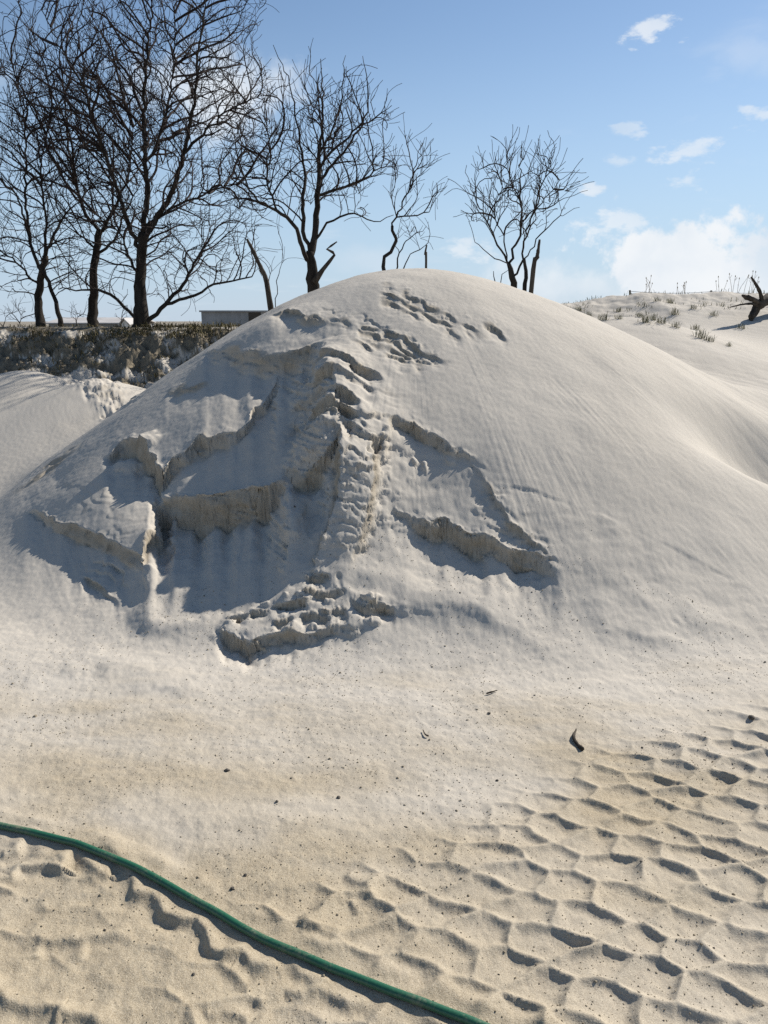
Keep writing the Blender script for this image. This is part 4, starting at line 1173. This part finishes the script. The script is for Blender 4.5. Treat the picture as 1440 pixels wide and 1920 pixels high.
for k, (px, py, o) in enumerate(sorted(tuft_list, key=lambda q: (q[0], q[1]))):
    where = 'near the skyline' if py < 570 else ('high on the slope' if py < 600 else 'low on the slope')
    tag(o, f'dune grass tuft {where} of the right bank, {ORD[k]} from the left', 'grass tuft', 'grass tufts on the right bank')
# tall dry weeds along the skyline
for i, (px, py, n, wpx, hpx, lab) in enumerate(((1218, 562, 9, 18, 28, 'dry weed stalks on the right skyline, leftmost clump'), (1280, 562, 10, 16, 26, 'dry weed stalks on the right skyline, second clump from left'),
                                                (1348, 572, 6, 10, 34, 'dry weed stalks behind the fence post on the right skyline'), (1378, 572, 8, 14, 36, 'tall dry weed stalks between fence post and driftwood root'),
                                                (1405, 572, 8, 14, 40, 'tallest dry weed stalks right behind the driftwood root'))):
    b = at_depth(px, py, 13.6); b.z = ground_z(b.x, b.y)
    rg = np.random.default_rng(400 + i); mb = MB()
    for k in range(int(n * 0.65)):
        x = rg.normal(0, wpx * 13.6 / FPX * 0.42); yy = rg.normal(0, 0.05); h = hpx * 13.6 / FPX * rg.uniform(0.6, 1.1) + 0.05
        ln = rg.normal(0, 0.12)
        z0 = ground_z(b.x + x, b.y + yy) - b.z - 0.02
        p0 = np.array([x, yy, z0]); p2 = p0 + np.array([ln * h * 2.2, rg.normal(0, 0.03), h]); p1 = (p0 + p2) / 2 + np.array([-ln * h * 0.3, 0, 0])
        mb.tube([p0, p1, p2], [0.004, 0.0035, 0.0025], 3, cap=False)
        for q in range(rg.integers(0, 3)):
            t = rg.uniform(0.55, 0.95); s0 = p0 + (p2 - p0) * t; mb.tube([s0, s0 + np.array([rg.normal(0, 0.035), 0, 0.05])], [0.0025, 0.002], 3, cap=False)
        mb.tube([p2, p2 + np.array([0, 0, 0.025])], [0.008, 0.004], 4)
    o = mb.build('dry_weed', M_DRY); o.location = b
    tag(o, lab, 'weed', 'dry weeds on the right skyline')

# ------------------------------------------------------------------ wire fence on the right bank
fy = 14.2
p = at_depth(1332, 566, fy); zf = ground_z(p.x, fy)
fence = empty('wire_fence', (p.x, fy, zf), 'thin wire fence with short dark posts along the right skyline', 'fence')
posts = []
for k, px in enumerate((1180, 1332, 1500, 1680)):
    q = at_depth(px, 566, fy); z = ground_z(q.x, fy); mb = MB()
    hgt = 0.20 if k != 1 else 0.17
    mb.tube([(q.x, fy, z - 0.1), (q.x + 0.005, fy, z + hgt * 0.5), (q.x - 0.004, fy, z + hgt)], [0.02, 0.019, 0.015], 7, wob=0.08)
    mb.build('post', M_POST, fence, origin=(p.x, fy, zf)); posts.append((q.x, fy, z + hgt))
for dz in (-0.02, -0.14):
    mb = MB(); pts = []
    for a_, b_ in zip(posts[:-1], posts[1:]):
        for t in np.linspace(0, 1, 6, endpoint=False):
            pts.append((a_[0] + (b_[0] - a_[0]) * t, fy - 0.03, a_[2] + (b_[2] - a_[2]) * t + dz - 0.03 * 4 * t * (1 - t)))
    pts.append((posts[-1][0], fy - 0.03, posts[-1][2] + dz))
    mb.tube(pts, 0.0035, 4); mb.build('wire', M_WIRE, fence, origin=(p.x, fy, zf))

# ------------------------------------------------------------------ far buildings
def building(name, px0, px1, pytop, Yd, depth, label, wallm, roofm, kind):
    a = at_depth(px0, pytop, Yd); b = at_depth(px1, pytop, Yd)
    g = min(ground_z(a.x, Yd), ground_z(b.x, Yd)) - 0.2
    e = empty(name, (a.x, Yd, g), label, 'building')
    W = b.x - a.x; H = a.z - g
    m = MB()
    if kind == 'flat':
        m.box(0, W, 0, depth, 0, H - 0.12); m.build('wall', wallm, e, False)
        m = MB(); m.box(-0.12, W + 0.12, -0.12, depth + 0.12, H - 0.12 + 0.003, H); m.build('roof', roofm, e, False)
        n = max(int(W / 1.3), 1)
        for i in range(1, n):
            m = MB(); m.box(i * W / n - 0.03, i * W / n + 0.03, -0.025, -0.002, 0, H - 0.125); m.build('joint_strip', wallm, e, False)
        m = MB(); m.box(W * 0.62, W * 0.62 + 0.9, -0.03, -0.004, 0.2, 2.1); m.build('door', M_POST, e, False)
    else:
        eave = H * 0.62
        m.box(0, W, 0, depth, 0, eave); wall = m.build('wall', wallm, e, False)
        m = MB()
        if kind == 'long':
            v = [(-0.3, -0.4, eave), (W + 0.3, -0.4, eave), (W + 0.3, depth / 2, H), (-0.3, depth / 2, H), (-0.3, depth + 0.4, eave), (W + 0.3, depth + 0.4, eave)]
            v2 = [(x, y, z + 0.12) for x, y, z in v]
            m.add(v + v2, [(0, 3, 2, 1), (3, 4, 5, 2), (6, 7, 8, 9), (9, 8, 11, 10), (0, 1, 7, 6), (4, 10, 11, 5), (1, 2, 8, 7), (2, 5, 11, 8), (0, 6, 9, 3), (3, 9, 10, 4)])
        else:
            v = [(-0.2, -0.3, eave), (W / 2, -0.3, H), (W + 0.2, -0.3, eave), (-0.2, depth + 0.3, eave), (W / 2, depth + 0.3, H), (W + 0.2, depth + 0.3, eave)]
            v2 = [(x, y, z + 0.10) for x, y, z in v]
            m.add(v + v2, [(0, 1, 4, 3), (1, 2, 5, 4), (6, 9, 10, 7), (7, 10, 11, 8), (0, 6, 7, 1), (1, 7, 8, 2), (3, 4, 10, 9), (4, 5, 11, 10), (0, 3, 9, 6), (2, 8, 11, 5)])
            g2 = MB(); g2.add([(0, 0.0, eave), (W, 0.0, eave), (W / 2, 0.0, H - 0.02), (0, 0.3, eave), (W, 0.3, eave), (W / 2, 0.3, H - 0.02)],
                              [(0, 1, 2, 2), (3, 5, 4, 4), (0, 2, 5, 3), (1, 4, 5, 2)])
            g2.f = [np.array([(0, 2, 5, 3), (1, 4, 5, 2)])]; g2.tris = [np.array([(0, 1, 2), (3, 5, 4)])]
            g2.build('gable', wallm, e, False)
        m.build('roof', roofm, e, False)
        n = max(int(W / 3.0), 1)
        for i in range(n):
            xc = (i + 0.5) * W / n
            m = MB(); m.box(xc - 0.5, xc + 0.5, -0.04, -0.004, eave * 0.4, eave * 0.75); m.build('window', M_GLASS, e, False)
    return e
building('concrete_building', 377, 520, 582, 60, 5.0, 'grey flat roofed concrete building behind the left shoulder of the mound', M_CONC, M_CONC, 'flat')
building('long_shed', 90, 247, 597, 95, 9.0, 'long low pale roofed shed on the horizon behind the left trees', M_CONC, M_ROOF, 'long')
building('white_house', 226, 240, 598, 80, 3.0, 'tiny white gabled house on the horizon beside the largest trunk', M_WHITE, M_ROOF, 'gable')
